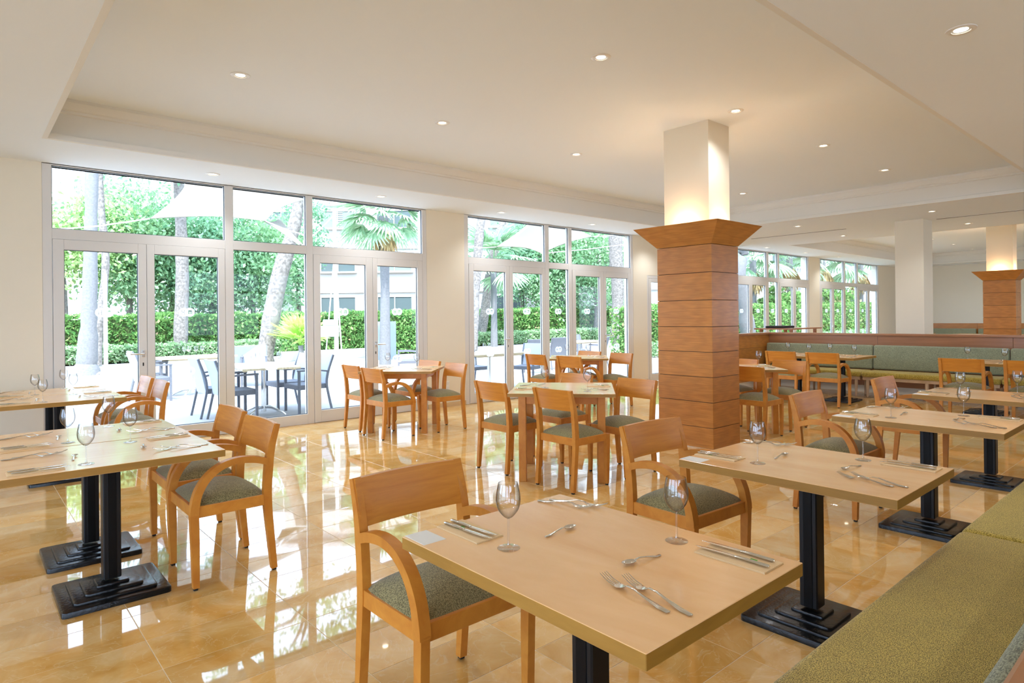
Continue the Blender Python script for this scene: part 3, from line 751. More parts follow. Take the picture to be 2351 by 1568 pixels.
chair(ARM, 1.325, 1.900, -90, 'wooden armchair with green seat, nearest to the viewer', 'armchairs facing the near bench')
chair(ARM, 2.875, 1.905, -93, 'wooden armchair at the second table along the bench, before the pillar', 'armchairs facing the near bench')
chair(ARM, 4.775, 1.895, -90, 'wooden armchair at the third table along the bench', 'armchairs facing the near bench')
chair(ARM, 6.35, 1.90, -90, 'wooden armchair at the fourth table along the bench', 'armchairs facing the near bench')
# left tables
LT = [(.595, 3.865, 'nearest left table'), (.60, 4.578, 'second left table'), (.68, 6.93, 'third left table'), (.68, 7.645, 'farthest left table')]
ll = ['maple topped pedestal table at lower left, nearest of the left row', 'second left table pushed against the nearest left table',
      'third left table, nearer one of the pair by the wall', 'farthest left table, pushed against the third, close to the windows']
for (x, y, nm), lb in zip(LT, ll):
    ped(x, y, 90, lb, 'pedestal tables on the left side')
    setting(x+.465, y, PI, .72, 'right end of the '+nm, 'bench'); setting(x-.465, y, 0, .72, 'left end of the '+nm, 'bench')
for x, y, lb in ((1.115, 3.80, 'wooden armchair with olive seat at the nearest left table'), (1.15, 4.435, 'wooden armchair at the second left table, behind the near left one'),
                 (1.27, 6.93, 'wooden armchair at the third left table, nearer of the window pair'), (1.27, 7.56, 'wooden armchair at the farthest left table beside the windows')):
    chair(ARM, x, y, 180, lb, 'armchairs of the left tables')
# square tables
sq(4.11, 4.01, 42, 'square four legged table in mid room, left of the pillar')
sq(4.29, 7.02, 45, 'square four legged table before the doors of the wide window')
sq(7.44, 6.90, 43, 'square four legged table before the second window')
sq(7.25, 4.06, 43, 'square four legged table half hidden behind the oak pillar')
gS = 'armless wooden chairs at the square tables'; gA = 'armchairs at the square tables'
chair(SIDE, 3.87, 4.47, 0, 'armless wooden chair at left rear of the mid room square table', gS)
chair(SIDE, 3.86, 3.66, 0, 'armless wooden chair at front of the mid room square table', gS)
chair(SIDE, 4.505, 3.665, 180, 'armless wooden chair at right of the mid room square table, beside pillar', gS)
chair(SIDE, 4.535, 4.46, 180, 'armless wooden chair behind the mid room square table', gS)
chair(SIDE, 3.965, 7.37, 0, 'armless wooden chair, leftmost at the table before the wide window', gS)
chair(ARM, 3.895, 6.71, 0, 'wooden armchair in front at the table before the wide window', gA)
chair(SIDE, 4.61, 6.64, 180, 'armless wooden chair, rightmost at the table before the wide window', gS)
chair(ARM, 4.67, 7.33, 180, 'wooden armchair behind the table before the wide window', gA)
chair(SIDE, 7.05, 7.25, 0, 'armless wooden chair, leftmost at the table before the second window', gS)
chair(ARM, 7.02, 6.50, 0, 'wooden armchair in front at the table before the second window', gA)
chair(SIDE, 7.68, 6.42, 180, 'armless wooden chair, rightmost at the table before the second window', gS)
chair(ARM, 7.79, 7.19, 180, 'wooden armchair behind the table before the second window', gA)
chair(SIDE, 6.95, 3.67, 0, 'armless wooden chair just right of the pillar, seen from behind', gS)
chair(SIDE, 7.69, 3.73, 180, 'armless wooden chair right of the table behind the pillar', gS)
chair(SIDE, 7.60, 4.32, 180, 'armless wooden chair behind the table that the pillar hides', gS)
z = .76
for (x, y, a, b, nm) in ((3.951, 4.076, 3.80, 4.25, 'left'), (3.997, 3.614, 4.0, 3.9, 'right')): pass
def mset(cx_, cy_, g1, g2, nm):
    GL.place((g1[0], g1[1], .76), .3, 'stemmed wine glass, left one on the '+nm, 'glass', 'wine glasses')
    if g2: GL.place((g2[0], g2[1], .76), 1.3, 'stemmed wine glass, right one on the '+nm, 'glass', 'wine glasses')
    a = math.radians(45)
    def p(u, v): return (cx_+u*math.cos(a)-v*math.sin(a), cy_+u*math.sin(a)+v*math.cos(a))
    for k, (sgn_, w_) in enumerate(((1, 'left side of the '), (-1, 'right side of the '))):
        q = p(-.10*sgn_, sgn_*.43); NP.place((*q, .76), a+(PI if sgn_ > 0 else 0), 'folded kraft paper napkin at the '+w_+nm, 'napkin', 'paper napkins')
        q = p(-.12*sgn_, sgn_*.42); KN.place((*q, .765), a+(PI if sgn_ > 0 else 0), 'steel knife on the napkin at the '+w_+nm, 'knife', 'table knives')
        q = p(.20*sgn_, sgn_*.38); FK.place((*q, .76), a+(PI if sgn_ > 0 else 0)+.15, 'steel fork, outer, at the '+w_+nm, 'fork', 'table forks')
        q = p(.16*sgn_, sgn_*.40); FK.place((*q, .76), a+(PI if sgn_ > 0 else 0)+.15, 'steel fork, inner, at the '+w_+nm, 'fork', 'table forks')
mset(4.11, 4.01, (3.99, 4.12), (4.04, 3.65), 'mid room square table')
mset(4.29, 7.02, (4.23, 7.31), (4.40, 6.88), 'table before the wide window')
mset(7.44, 6.90, (7.50, 7.22), (7.72, 6.95), 'table before the second window')
mset(7.25, 4.06, (7.28, 4.45), (7.46, 3.90), 'square table behind the pillar')

# ---------------------------------------------------------------- benches
def cushion(mb, x0, x1, y0, y1, z0, z1, r=.035):
    mb.box(x0, x1, y0, y1, z0, z1, r, seg=4)
def bench_section(length, lab, loc, rz, grp, legs=True):
    """local: runs along +x, sitter faces +y, wall side at y=0"""
    r = empty('banquette', loc, rz)
    mb = MB(); cushion(mb, .004, length-.004, .16, .70, .335, .425, .034); mb.build('seat_cushion', M['bench'], r, 60)
    mb = MB(); mb.box(.02, length-.02, .20, .67, .285, .335, .004); mb.build('seat_frame', M['bench_leg'], r)
    mb = MB(); t = bmesh.new(); bmesh.ops.create_cube(t, size=1)
    for v in t.verts: v.co = (length/2+v.co.x*(length-.008), v.co.y*.10, v.co.z*.42)
    bmesh.ops.bevel(t, geom=t.edges[:], offset=.034, segments=4, affect='EDGES', profile=.5)
    T = Matrix.Translation((0, .098, .640)) @ Matrix.Rotation(math.radians(6), 4, 'X')
    mb.add(t, 0, T); mb.build('back_cushion', M['bench_back'], r, 60)
    for x in (.09, length/2, length-.09):
        q = MB(); q.tube([(x, .635, .29), (x, .64, .16), (x, .65, 0)], [.028, .025, .014], 12); q.build('leg', M['bench_leg'], r, True)
        q = MB(); q.tube([(x, .23, .29), (x, .235, 0)], [.024, .015], 10); q.build('leg', M['bench_leg'], r, True)
    return tag(r, lab, 'bench', grp)
gB = 'green banquette sections in front of the viewer'
for i, (xa, xb, lb) in enumerate(((1.0, 3.405, 'olive green upholstered bench section nearest the viewer'), (3.405, 5.315, 'second olive green bench section beyond the nearest one'), (5.315, 7.2, 'third green bench section along the near side, cut by the frame edge'))):
    bench_section(xb-xa, lb, (xa, .135, 0), 0, gB)
# partition behind near bench
def partition(name, segs, lab, cap=True):
    r = empty(name); 
    return r
pr = empty('near_partition'); tag(pr, 'low oak partition with cap at bottom right corner', 'partition', None, 'structure')
for k in range(4): MB().box(.55+k*1.7, 2.25+k*1.7-.003, .02, .125, .08, 1.005, .002).build('oak_panel', M['oak'], pr)
MB().box(.55, 7.35, .03, .115, 0, .08).build('plinth', M['cove'], pr)
MB().box(.62, 7.37, -.01, .155, 1.005, 1.04, .006, seg=2).build('cap_rail', M['oak_dark'], pr)
# far partition (along Y at X=12.2) with return along X at Y=6.2
fp = empty('oak_partition'); tag(fp, 'low oak partition wall with glossy cap behind the far green bench', 'partition', None, 'structure')
yb = [6.17, 4.18, 2.27, .36, -1.55, -3.4]
for a, b in zip(yb, yb[1:]):
    MB().box(12.22, 12.36, b+.002, a-.002, .60, 1.005, .002).build('oak_panel', M['oak_dark'], fp); MB().box(12.225, 12.36, b+.002, a-.002, .12, .597, .002).build('oak_panel', M['oak_dark'], fp)
MB().box(12.19, 12.39, -3.4, 6.34, 1.005, 1.045, .006, seg=2).build('cap_rail', M['oak_dark'], fp)
MB().box(12.23, 12.36, -3.4, 6.3, 0, .12).build('plinth', M['wall_far'], fp)
for a, b in ((9.6, 10.9), (10.9, 12.36)):
    for za, zb_ in ((.12, .44), (.443, .76), (.763, 1.005)): MB().box(a+.002, b-.002, 6.17, 6.31, za, zb_, .002).build('oak_panel', M['oak'], fp)
MB().box(9.58, 12.38, 6.14, 6.34, 1.006, 1.046, .006, seg=2).build('cap_rail', M['oak_dark'], fp); MB().box(9.6, 12.36, 6.18, 6.30, 0, .12).build('plinth', M['wall_far'], fp)
gF = 'green banquette sections along the oak partition'
for a, b, lb in ((4.18, 6.12, 'sage green bench section at left end of the oak partition'), (2.27, 4.18, 'long sage green bench section in the middle of the oak partition'), (.36, 2.27, 'sage green bench section at right end of the oak partition')):
    bench_section(b-a, lb, (12.13, a, 0), PI/2, gF)
# tables and chairs of the far bench
FT = [(10.73, 4.20, 'nearer left partition table'), (10.73, 4.905, 'farther left partition table'), (10.73, 2.30, 'right partition table'), (10.73, 1.59, 'rightmost partition table')]
fl_ = ['pedestal table before the oak partition, right one of the joined pair', 'pedestal table before the oak partition, left one of the joined pair', 'pedestal table before the middle bench of the oak partition', 'pedestal table before the oak partition at the frame edge']
for (x, y, nm), lb in zip(FT, fl_):
    ped(x, y, 90, lb, 'pedestal tables along the oak partition')
    setting(x+.465, y, PI, .72, 'bench side of the '+nm, 'bench'); setting(x-.465, y, 0, .72, 'chair side of the '+nm, 'bench')
for x, y, lb in ((10.06, 4.78, 'wooden armchair, leftmost before the oak partition'), (10.05, 4.13, 'wooden armchair, second from left before the oak partition'),
                 (9.80, 2.31, 'wooden armchair, third from left before the oak partition'), (9.80, 1.63, 'wooden armchair, rightmost before the oak partition')):
    chair(ARM, x, y, 0, lb, 'armchairs before the oak partition')
# beyond the partition: tables and benches that peep over the cap
hi = empty('high_table', (14.6, 6.9, 0)); tag(hi, 'dark wooden table top peeping over the partition before the third window', 'table')
MB().box(-.75, .75, -.45, .45, 1.06, 1.09, .003).build('tabletop', M['oak_dark'], hi)
for sx in (-.6, .6):
    for sy in (-.35, .35): MB().box(sx-.03, sx+.03, sy-.03, sy+.03, 0, 1.06, .003).build('leg', M['oak_dark'], hi)
o = MB().box(-.3, .3, -.2, .2, 0, .05, .01).build('serving_tray', M['rubber'], None, False, (14.3, 6.95, 1.09)); tag(o, 'dark tray on the high table beyond the partition', 'tray')
gR = 'green benches along the far wall'
wd = empty('wall_panelling'); tag(wd, 'oak dado band on the far wall above the green benches', 'panelling', None, 'structure')
for k in range(4): MB().box(X1-.06, X1-.001, -1.2+2.35*k, 1.145+2.35*k, .1, 1.03, .003).build('oak_panel', M['oak'], wd)
for k in range(4): bench_section(2.3, 'distant green bench section by the far wall, %s from the right' % ordn[k], (X1-.08, -1.2+2.35*k, 0), PI/2, gR)
for i, (x, y) in enumerate(((24.2, 7.0), (24.2, 5.6), (24.2, 4.2), (24.2, 2.2))):
    ped(x, y, 90, 'distant pedestal table before the far wall bench, %s from left' % ordn[i], 'distant pedestal tables')

# wall socket
s = empty('wall_socket', (5.80, WY-.001, .33)); tag(s, 'small double wall socket between the first two windows', 'socket')
MB().box(-.04, .04, -.010, 0, -.075, .075, .003).build('plate', M['card'], s)
for dz in (-.035, .035): MB().tube([(0, -.0105, dz), (0, -.013, dz)], .022, 16).build('outlet', M['trim_ring'], s)

# ================================================================== OUTSIDE
def ray(px_, py_):
    return fw + R2*((px_-1175.5)/FPX) - U2*((py_-CY)/FPX)
def at(px_, py_, Y=None, z=None, d=None):
    """world point seen at a photograph pixel, at a chosen real depth (Y), height (z) or viewing distance (d)"""
    q = ray(px_, py_); t = Y/q.y if Y is not None else ((z-H)/q.z if z is not None else d)
    return Vector((0, 0, H)) + q*t
GZ = -.03
gr = MB().box(-60, 110, WY+.235, 120, -.6, GZ-.04).build('ground', M['soil']); tag(gr, 'planted ground beyond the terrace', 'ground', None, 'structure')
tr = MB().box(-12, 60, WY+.24, 24.9, -.5, GZ).build('terrace', M['terrace']); tag(tr, 'pale sunlit terrace paving outside the windows', 'terrace', None, 'structure')
st_ = MB().box(X0, X1, WY+.0, WY+.30, -.3, -.0015).build('threshold', M['white_paint']); tag(st_, 'pale stone threshold under the glazed doors', 'threshold', None, 'structure')
t2 = MB().box(-30, 45, -30, WY+.2, -.6, -.22).build('bounce_paving', M['terrace']); tag(t2, 'pale paving added to bounce daylight around the unseen sides of the building', 'terrace', None, 'structure')  # invented paving that reflects daylight in through the added openings
rf = MB().box(X0-4.0, X1+.5, Y0-4.5, WY+.28, CF+.26, CF+.6).build('roof', M['white_paint']); tag(rf, 'flat roof of the dining room, overhang added to block sun', 'roof', None, 'structure')  # eaves pushed out to keep direct sun from the added openings

def leaf_quads(P, size, jitter=.5, aspect=1.9, flat=0):
    n = len(P); a = rng.normal(size=(n, 3)); a[:, 2] -= flat; a /= np.linalg.norm(a, axis=1)[:, None]
    b = rng.normal(size=(n, 3)); b -= a*(a*b).sum(1)[:, None]; b /= np.linalg.norm(b, axis=1)[:, None]
    s = size*(1+jitter*(rng.random(n)-.5)*2)[:, None]
    u = a*s*.5; v = b*s*.5/aspect
    c = np.cross(a, b)*s*.10
    V = np.empty((n*4, 3)); V[0::4] = P-u; V[1::4] = P+v+c; V[2::4] = P+u; V[3::4] = P-v+c
    return V
def leaf_object(name, P, size, mt, parent=None, **k):
    V = leaf_quads(P, size, **k); n = len(P)
    me = bpy.data.meshes.new(name); me.vertices.add(n*4); me.vertices.foreach_set('co', V.ravel().astype(np.float32))
    me.loops.add(n*4); me.loops.foreach_set('vertex_index', np.arange(n*4, dtype=np.int32))
    me.polygons.add(n); me.polygons.foreach_set('loop_start', np.arange(0, n*4, 4, dtype=np.int32)); me.update(); me.validate()
    me.materials.append(mt); o = bpy.data.objects.new(name, me); C.objects.link(o); o.parent = parent; o['kind'] = 'stuff'; return o
def hedge(xa, xb, ya, yb, z0, za, zb, n, size, mt, label, name='hedge', rough=.10):
    r = empty(name); 
    core = MB().prism([(xa+.35, z0), (xb-.35, z0), (xb-.35, zb-.16), (xa+.35, za-.16)], 'y', ya+.15, yb-.1).build('branch_core', M['hedge_core'], r)
    x = rng.uniform(xa, xb, n); u = rng.random(n); top = za+(zb-za)*(x-xa)/(xb-xa)
    isf = u < .62
    y = np.where(isf, ya+np.abs(rng.normal(0, .07, n)), rng.uniform(ya, yb, n)); zz = np.where(isf, z0+(top-z0)*rng.random(n), top-np.abs(rng.normal(0, .05, n)))
    en = rng.random(n) < .05; x = np.where(en, xa+np.abs(rng.normal(0, .12, n)), x); y = np.where(en, rng.uniform(ya, yb, n), y); zz = np.where(en, z0+(za-z0)*rng.random(n), zz)
    wob = rough*(np.sin(x*2.3)+np.sin(x*5.1+1.3)+rng.normal(0, .5, n))*.5
    P = np.stack([x, y-wob, zz+wob*np.where(isf, .2, .8)], 1)
    leaf_object('leaves', P, size, mt, r); return tag(r, label, 'hedge', 'hedges and low planting')
M['hedge_core'] = plain('dark twigs', (.07, .10, .03), .95)
hedge(-4, 12, 27, 28.6, 0, 1.60, 1.66, 15000, .16, M['leaf_hedge'], 'tall clipped green hedge behind the terrace at left')
hedge(12, 33.5, 27, 28.6, 0, 1.66, 2.0, 15000, .18, M['leaf_hedge'], 'tall clipped green hedge seen through the second window')
hedge(17.9, 41, 13.6, 15.0, 0, 1.72, 2.0, 20000, .13, M['leaf_hedge'], 'clipped hedge seen through the windows right of the pillar')
hedge(-4, 14, 25.1, 26.7, 0, .56, .58, 13000, .13, M['leaf_cover'], 'low variegated ground cover in front of the left hedge', 'ground_cover', .07)
hedge(14, 33.5, 25.1, 26.7, 0, .58, .70, 12000, .14, M['leaf_cover'], 'low variegated ground cover in front of the middle hedge', 'ground_cover', .07)
hedge(17.9, 41, 12.1, 13.4, 0, .5, .58, 12000, .11, M['leaf_cover'], 'low ground cover in front of the right hedge', 'ground_cover', .07)
hedge(9.0, 16.5, 22.0, 23.6, .0, 1.60, 1.70, 9000, .14, M['leaf_hedge'], 'dense hedge behind the low white wall, left of the steel gate')

def trunk(pts, rad, mt, label, cat='tree', crown=None, name='tree', grp=None):
    r = empty(name, pts[0]); base = Vector(pts[0])
    c = catmull([tuple(p) for p in pts], 5); rr = np.interp(np.linspace(0, 1, len(c)), np.linspace(0, 1, len(rad)), rad)
    MB().tube([Vector(p)-base for p in c], list(rr*(1+.06*rng.normal(size=len(rr)))), 14).build('trunk', mt, r, True)
    if crown:
        for (cx_, cy_, cz_, rx, ry, rz_, n, size, lm) in crown:
            K = max(8, int(n/160)); dirs = rng.normal(size=(K, 3)); dirs /= np.linalg.norm(dirs, axis=1)[:, None]
            cen = dirs*(rng.random((K, 1))**.45)*np.array([rx, ry, rz_])
            idx = rng.integers(0, K, n); P = cen[idx]+rng.normal(0, .24*min(rx, rz_, 2.2), (n, 3))*np.array([1, 1, .8])
            P += np.array([cx_, cy_, cz_])-np.array(base)
            leaf_object('crown', P, size, M[lm], r, flat=.4)
            for k in range(4):
                e = cen[k]*.6+np.array([cx_, cy_, cz_])-np.array(base); s0 = Vector(c[-1])-base
                MB().tube([s0, (s0+Vector(e))/2+Vector((0, 0, .3)), Vector(e)], [.07, .05, .02], 6).build('branch', mt, r, True)
    return tag(r, label, cat, grp or 'trees beyond the terrace')
def gp(px_, py_, Y): return tuple(at(px_, py_, Y=Y))
def base_z(p, z): return (p[0], p[1], z)
# big smooth palm trunk at left
b0 = at(208, 860, z=GZ); Y = b0.y
trunk([gp(196, 864, Y), gp(200, 810, Y), gp(205, 700, Y), gp(208, 540, Y), gp(210, 380, Y), gp(210, 150, Y)], [.36, .24, .185, .165, .16, .16], M['palmbark'], 'smooth pale palm trunk standing at left on the terrace', 'palm')
def cr(px_, py_, Y, rx, ry, rz_, n, size, lm): p_ = at(px_, py_, Y=Y); return (p_.x, p_.y, p_.z, rx, ry, rz_, n, size, lm)
trunk([base_z(gp(222, 800, 24), 0), gp(226, 750, 24), gp(236, 680, 24), gp(242, 590, 24), gp(232, 480, 24), gp(226, 330, 24)], [.14, .13, .12, .11, .10, .09], M['bark'], 'slender leaning trunk beside the smooth palm trunk', crown=[cr(330, 330, 24.5, 3.0, 2.2, .9, 2600, .16, 'leaf_dark')])
trunk([base_z(gp(414, 800, 25.5), 0), gp(415, 740, 25.5), gp(418, 640, 25.5), gp(415, 520, 25.5), gp(408, 380, 25.5), gp(405, 250, 25.5)], [.26, .23, .22, .20, .17, .15], M['bark'], 'mottled grey trunk rising behind the cream sail', crown=[cr(430, 180, 26, 3, 3, 1.6, 3000, .18, 'leaf_tree')])
Yd = 19.5
trunk([gp(606, 850, Yd), gp(612, 790, Yd), gp(640, 640, Yd), gp(668, 545, Yd), gp(684, 470, Yd), gp(700, 300, Yd)], [.27, .25, .24, .21, .18, .15], M['bark'], 'thick pine trunk leaning to the right behind the terrace tables', crown=[cr(690, 250, Yd, 3, 2.5, 1.2, 2500, .16, 'leaf_tree')])
Ye = 22
trunk([base_z(gp(1083, 800, Ye), 0), gp(1088, 740, Ye), gp(1092, 640, Ye), gp(1100, 540, Ye), gp(1108, 470, Ye), gp(1110, 330, Ye)], [.24, .21, .20, .19, .17, .16], M['bark'], 'reddish grey pine trunk at left in the second window', crown=[cr(1110, 300, Ye, 2.5, 2.5, 1.2, 2000, .18, 'leaf_tree')])
trunk([base_z(gp(1100, 800, 26), 0), gp(1112, 720, 26), gp(1128, 600, 26), gp(1148, 530, 26), gp(1160, 480, 26), gp(1180, 330, 26)], [.26, .24, .22, .20, .19, .16], M['bark'], 'grey trunk leaning right in the second window', crown=[cr(1190, 300, 26, 2.5, 2.5, 1.2, 2000, .18, 'leaf_tree')])
trunk([base_z(gp(1422, 800, 21), 0), gp(1416, 760, 21), gp(1418, 680, 21), gp(1414, 600, 21), gp(1412, 530, 21), gp(1405, 330, 21)], [.36, .34, .31, .36, .30, .26], M['bark'], 'stout grey trunk at right in the second window', crown=[cr(1400, 280, 21, 2.5, 2.5, 1.4, 2000, .18, 'leaf_tree')])
trunk([base_z(gp(1722, 790, 12.2), 0), gp(1714, 740, 12.2), gp(1704, 680, 12.2), gp(1699, 630, 12.2), gp(1706, 580, 12.2), gp(1735, 500, 12.2)], [.30, .26, .22, .2, .18, .17], M['palmbark'], 'curved grey palm trunk just right of the wooden pillar', 'palm')
# leafy trees behind the hedge
tl_ = [(140, 560, 31, 2.6, 1.8, 2.4, 9000, 'leaf_light', 'yellow green bushy tree at far left beyond the hedge'),
       (290, 560, 32, 2.4, 2, 3.0, 11000, 'leaf_tree', 'fresh green leafy tree right of the palm trunk'),
       (390, 600, 33, 2.2, 2, 3.2, 11000, 'leaf_tree', 'leafy tree behind the mottled grey trunk'),
       (480, 600, 32, 2.2, 2, 2.9, 11000, 'leaf_dark', 'blue green leafy tree under the left half of the cream sail'),
       (575, 600, 31, 2.2, 2, 2.9, 12000, 'leaf_tree', 'dense leafy tree left of the leaning pine trunk'),
       (680, 560, 34, 1.5, 1.4, 3.0, 7000, 'leaf_dark', 'leafy tree right of the leaning pine trunk'),
       (1195, 610, 30, 2.3, 2, 2.6, 9000, 'leaf_dark', 'dark leafy tree at left of the second window centre'),
       (1275, 600, 28, 2.4, 2, 3.2, 10000, 'leaf_tree', 'fresh green tree in the middle of the second window'),
       (1365, 610, 26.5, 2.4, 2, 3.2, 10000, 'leaf_tree', 'bright leafy tree before the stout trunk'),
       (1790, 705, 14.5, 1.2, .8, .8, 3500, 'leaf_hedge', 'bushy shrub rising over the hedge in the third window'),
       (1925, 700, 14.5, 1.1, .7, .9, 3000, 'leaf_hedge', 'small shrub rising over the hedge in the farthest window')]
for (px_, py_, Yt, rx, ry, rz_, n, lm, lb) in tl_:
    c0 = at(px_, py_, Y=Yt); c_ = (c0.x, c0.y, c0.z, rx, ry, rz_, n, .19, lm)
    trunk([(c0.x, c0.y, 0), (c0.x+.1, c0.y, c0.z*.4), (c0.x-.05, c0.y, c0.z)], [.16, .13, .08], M['bark'], lb, crown=[c_])
# fan palms: every frond is an object
def frond_mesh(nb=17, spread=2.5, L=.75, droop=.35, stalk=.7):
    V, F = [], []
    def quad(a, b, c, d): k = len(V); V.extend([a, b, c, d]); F.append((k, k+1, k+2, k+3))
    for s in (-1, 1): quad((0, -.012*s, 0), (0, .012*s, .0), (stalk, .010*s, .02), (stalk, -.010*s, .02))
    for i in range(nb):
        a = -spread/2+spread*i/(nb-1); l = L*(1-.22*(abs(a)/(spread/2))**2)
        pr_ = None
        for k, (t, w_) in enumerate(((0, .012), (.35, .042), (.7, .030), (1, .004))):
            x = stalk+l*t*math.cos(a); y = l*t*math.sin(a); zz = .02-droop*l*t**2.4+ (.02 if i % 2 else 0)
            nx, ny = -math.sin(a)*w_, math.cos(a)*w_
            cur = ((x+nx, y+ny, zz+.006), (x-nx, y-ny, zz-.006))
            if pr_: quad(pr_[0], pr_[1], cur[1], cur[0])
            pr_ = cur
    me = bpy.data.meshes.new('frond'); me.from_pydata(V, [], F); return me
FR = frond_mesh(); FR.materials.append(M['leaf_palm']); FL = frond_mesh(15, 2.2, .6, .12, .35); FL.materials.append(M['leaf_lime'])
FD = frond_mesh(9, 1.2, .6, .1, .3); FD.materials.append(M['deadfrond'])
def palm(p, top, scale, n, label, mesh=None, dead=7, tr_r=.14, upright=False):
    r = empty('fan_palm', p)
    h = top-p[2]
    MB().tube([(0, 0, 0), (.03, 0, h*.5), (0, 0, h)], [tr_r*1.3, tr_r, tr_r*1.1], 12).build('trunk', M['palmbark'], r, True)
    for k in range(n):
        a = 2.4*k+rng.uniform(-.2, .2); u = k/n; pit = (1.25-2.0*u) if not upright else (1.35-1.1*u)
        o = linkmesh('frond', mesh or FR, r, (0, 0, h)); o.rotation_euler = (rng.uniform(-.3, .3), -pit, a); o.scale = (scale,)*3
    for k in range(dead):
        a = 2.4*k; o = linkmesh('dry_frond', FD, r, (0, 0, h-.1)); o.rotation_euler = (rng.uniform(-.2, .2), 1.25+rng.uniform(0, .2), a); o.scale = (scale*1.2,)*3
    return tag(r, label, 'palm', 'fan palms')
for (px_, py_, Yp, sc_, n, lb) in ((880, 497, 17.5, 1.12, 34, 'tall fan palm in the wide window, before the white building'),
                                   (1132, 606, 24, 1.7, 18, 'hazy fan palm at left in the second window'),
                                   (1728, 598, 15.2, 1.5, 20, 'fan palm with orange dry fronds just right of the pillar'),
                                   (1812, 588, 15.0, 1.6, 20, 'fan palm in the right half of the third window'),
                                   (1888, 590, 15.6, 1.7, 18, 'fan palm at left in the farthest window'),
                                   (1975, 600, 15.0, 1.9, 20, 'yellowing fan palm at right in the farthest window')):
    q = at(px_, py_, Y=Yp); palm((q.x, q.y, GZ-.02), q.z, sc_, n, lb, dead=0 if px_ == 1132 else 7)
q = at(690, 812, Y=18.5); palm((q.x, q.y, 0), .62, 1.15, 16, 'small lime green palm behind the terrace tables', FL, 0, .07, True)
# shade sails
def sailpatch(name, A, B, C_, D, sag, label):
    n = 16; V, F = [], []
    A, B, C_, D = map(Vector, (A, B, C_, D))
    for i in range(n+1):
        for j in range(n+1):
            u, v = i/n, j/n
            pin = .16
            uu = u + 0*pin; p_ = A*(1-u)*(1-v)+B*u*(1-v)+C_*u*v+D*(1-u)*v
            cen = (A+B+C_+D)/4
            e = max(4*u*(1-u)*(1-4*v*(1-v)), 4*v*(1-v)*(1-4*u*(1-u)))
            p_ = p_+(cen-p_)*pin*e; p_.z -= sag*16*u*(1-u)*v*(1-v)
            V.append(p_)
    c0 = Vector(A); V = [tuple(v-c0) for v in V]
    for i in range(n):
        for j in range(n): k = i*(n+1)+j; F.append((k, k+1, k+n+2, k+n+1))
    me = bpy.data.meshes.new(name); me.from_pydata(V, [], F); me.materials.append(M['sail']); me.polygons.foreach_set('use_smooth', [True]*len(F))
    r = empty('shade_sail', c0); o = bpy.data.objects.new('sailcloth', me); C.objects.link(o); o.parent = r
    md = o.modifiers.new('thick', 'SOLIDIFY'); md.thickness = .006
    return tag(r, label, 'sail', 'shade sails'), c0
def rope(r, c0, a, b):
    a, b = Vector(a)-c0, Vector(b)-c0; MB().tube([a, (a+b)/2-Vector((0, 0, .03)), b], .012, 6).build('rope', M['rope'], r)
A_ = at(343, 502, Y=13); B_ = at(436, 372, Y=15.5); C2 = at(704, 458, Y=16.0); D_ = at(610, 508, Y=13.2)
r, c0 = sailpatch('sail', A_, B_, C2, D_, .12, 'large cream shade sail across the wide window'); rope(r, c0, A_, at(110, 528, Y=13.5)); rope(r, c0, D_, at(702, 540, Y=14)); rope(r, c0, B_, at(440, 200, Y=17))
A_ = at(606, 508, Y=13.6); B_ = at(640, 500, Y=16.5); C2 = at(700, 566, Y=13.2); D_ = at(690, 566, Y=13.0)
rs_, cs_ = sailpatch('sail', A_, B_, C2, D_, .02, 'narrow edge on cream sail before the leaning pine trunk'); rope(rs_, cs_, D_, at(560, 556, Y=14)); ds_ = D_.copy()
A_ = at(1138, 567, Y=13.5); B_ = at(1246, 470, Y=15.5); C2 = at(1362, 543, Y=15.5); D_ = at(1243, 582, Y=13.4)
r, c0 = sailpatch('sail', A_, B_, C2, D_, .25, 'cream shade sail seen through the second window'); rope(r, c0, A_, at(1076, 566, Y=13)); rope(r, c0, C2, at(1440, 535, Y=16)); rope(r, c0, D_, at(1440, 560, Y=15))
ma = empty('mast', at(1244, 800, z=GZ)); MB().tube([(0, 0, 0), (0, 0, 3.4)], [.07, .05], 12).build('pole', M['white_paint'], ma, True); MB().box(-.12, .12, -.12, .12, 0, .05, .005).build('base_plate', M['white_paint'], ma)
tag(ma, 'slim white mast in the centre of the second window', 'pole', 'white poles')
ma = empty('mast', at(243, 866, z=GZ)); MB().tube([(0, 0, 0), (0, 0, 2.65)], [.05, .045], 12).build('pole', M['white_paint'], ma, True); MB().lathe([(.0, .06), (.22, .05), (.25, 0)], 20).build('base_plate', M['white_paint'], ma, True)
tag(ma, 'slim white pole with round base by the palm trunk', 'pole', 'white poles')
bp_ = at(773, 852, z=GZ); ma = empty('mast', bp_)
MB().tube([(0, 0, 0), (-.03, 0, 4.4)], [.06, .05], 12).build('pole', M['alu'], ma, True)
MB().tube([(.18, 0, 0), (-.02, .0, 3.2)], .02, 8).build('stay', M['alu'], ma, True); MB().tube([(-.28, .05, .6), (-.02, .0, 3.4)], .018, 8).build('stay', M['alu'], ma, True)
MB().box(-.42, .02, -.12, .10, .95, 1.25, .01).build('control_box', M['white_paint'], ma); MB().box(-.36, .0, -.10, .08, 1.25, 1.42, .01).build('lamp_housing', M['gate'], ma)
MB().box(-.2, .3, -.2, .2, 0, .04, .005).build('base_plate', M['white_paint'], ma)
rope(rs_, cs_, ds_, bp_+Vector((-.03, 0, 4.3)))
tag(ma, 'white triple mast with control boxes behind the wide window doors', 'pole', 'white poles')
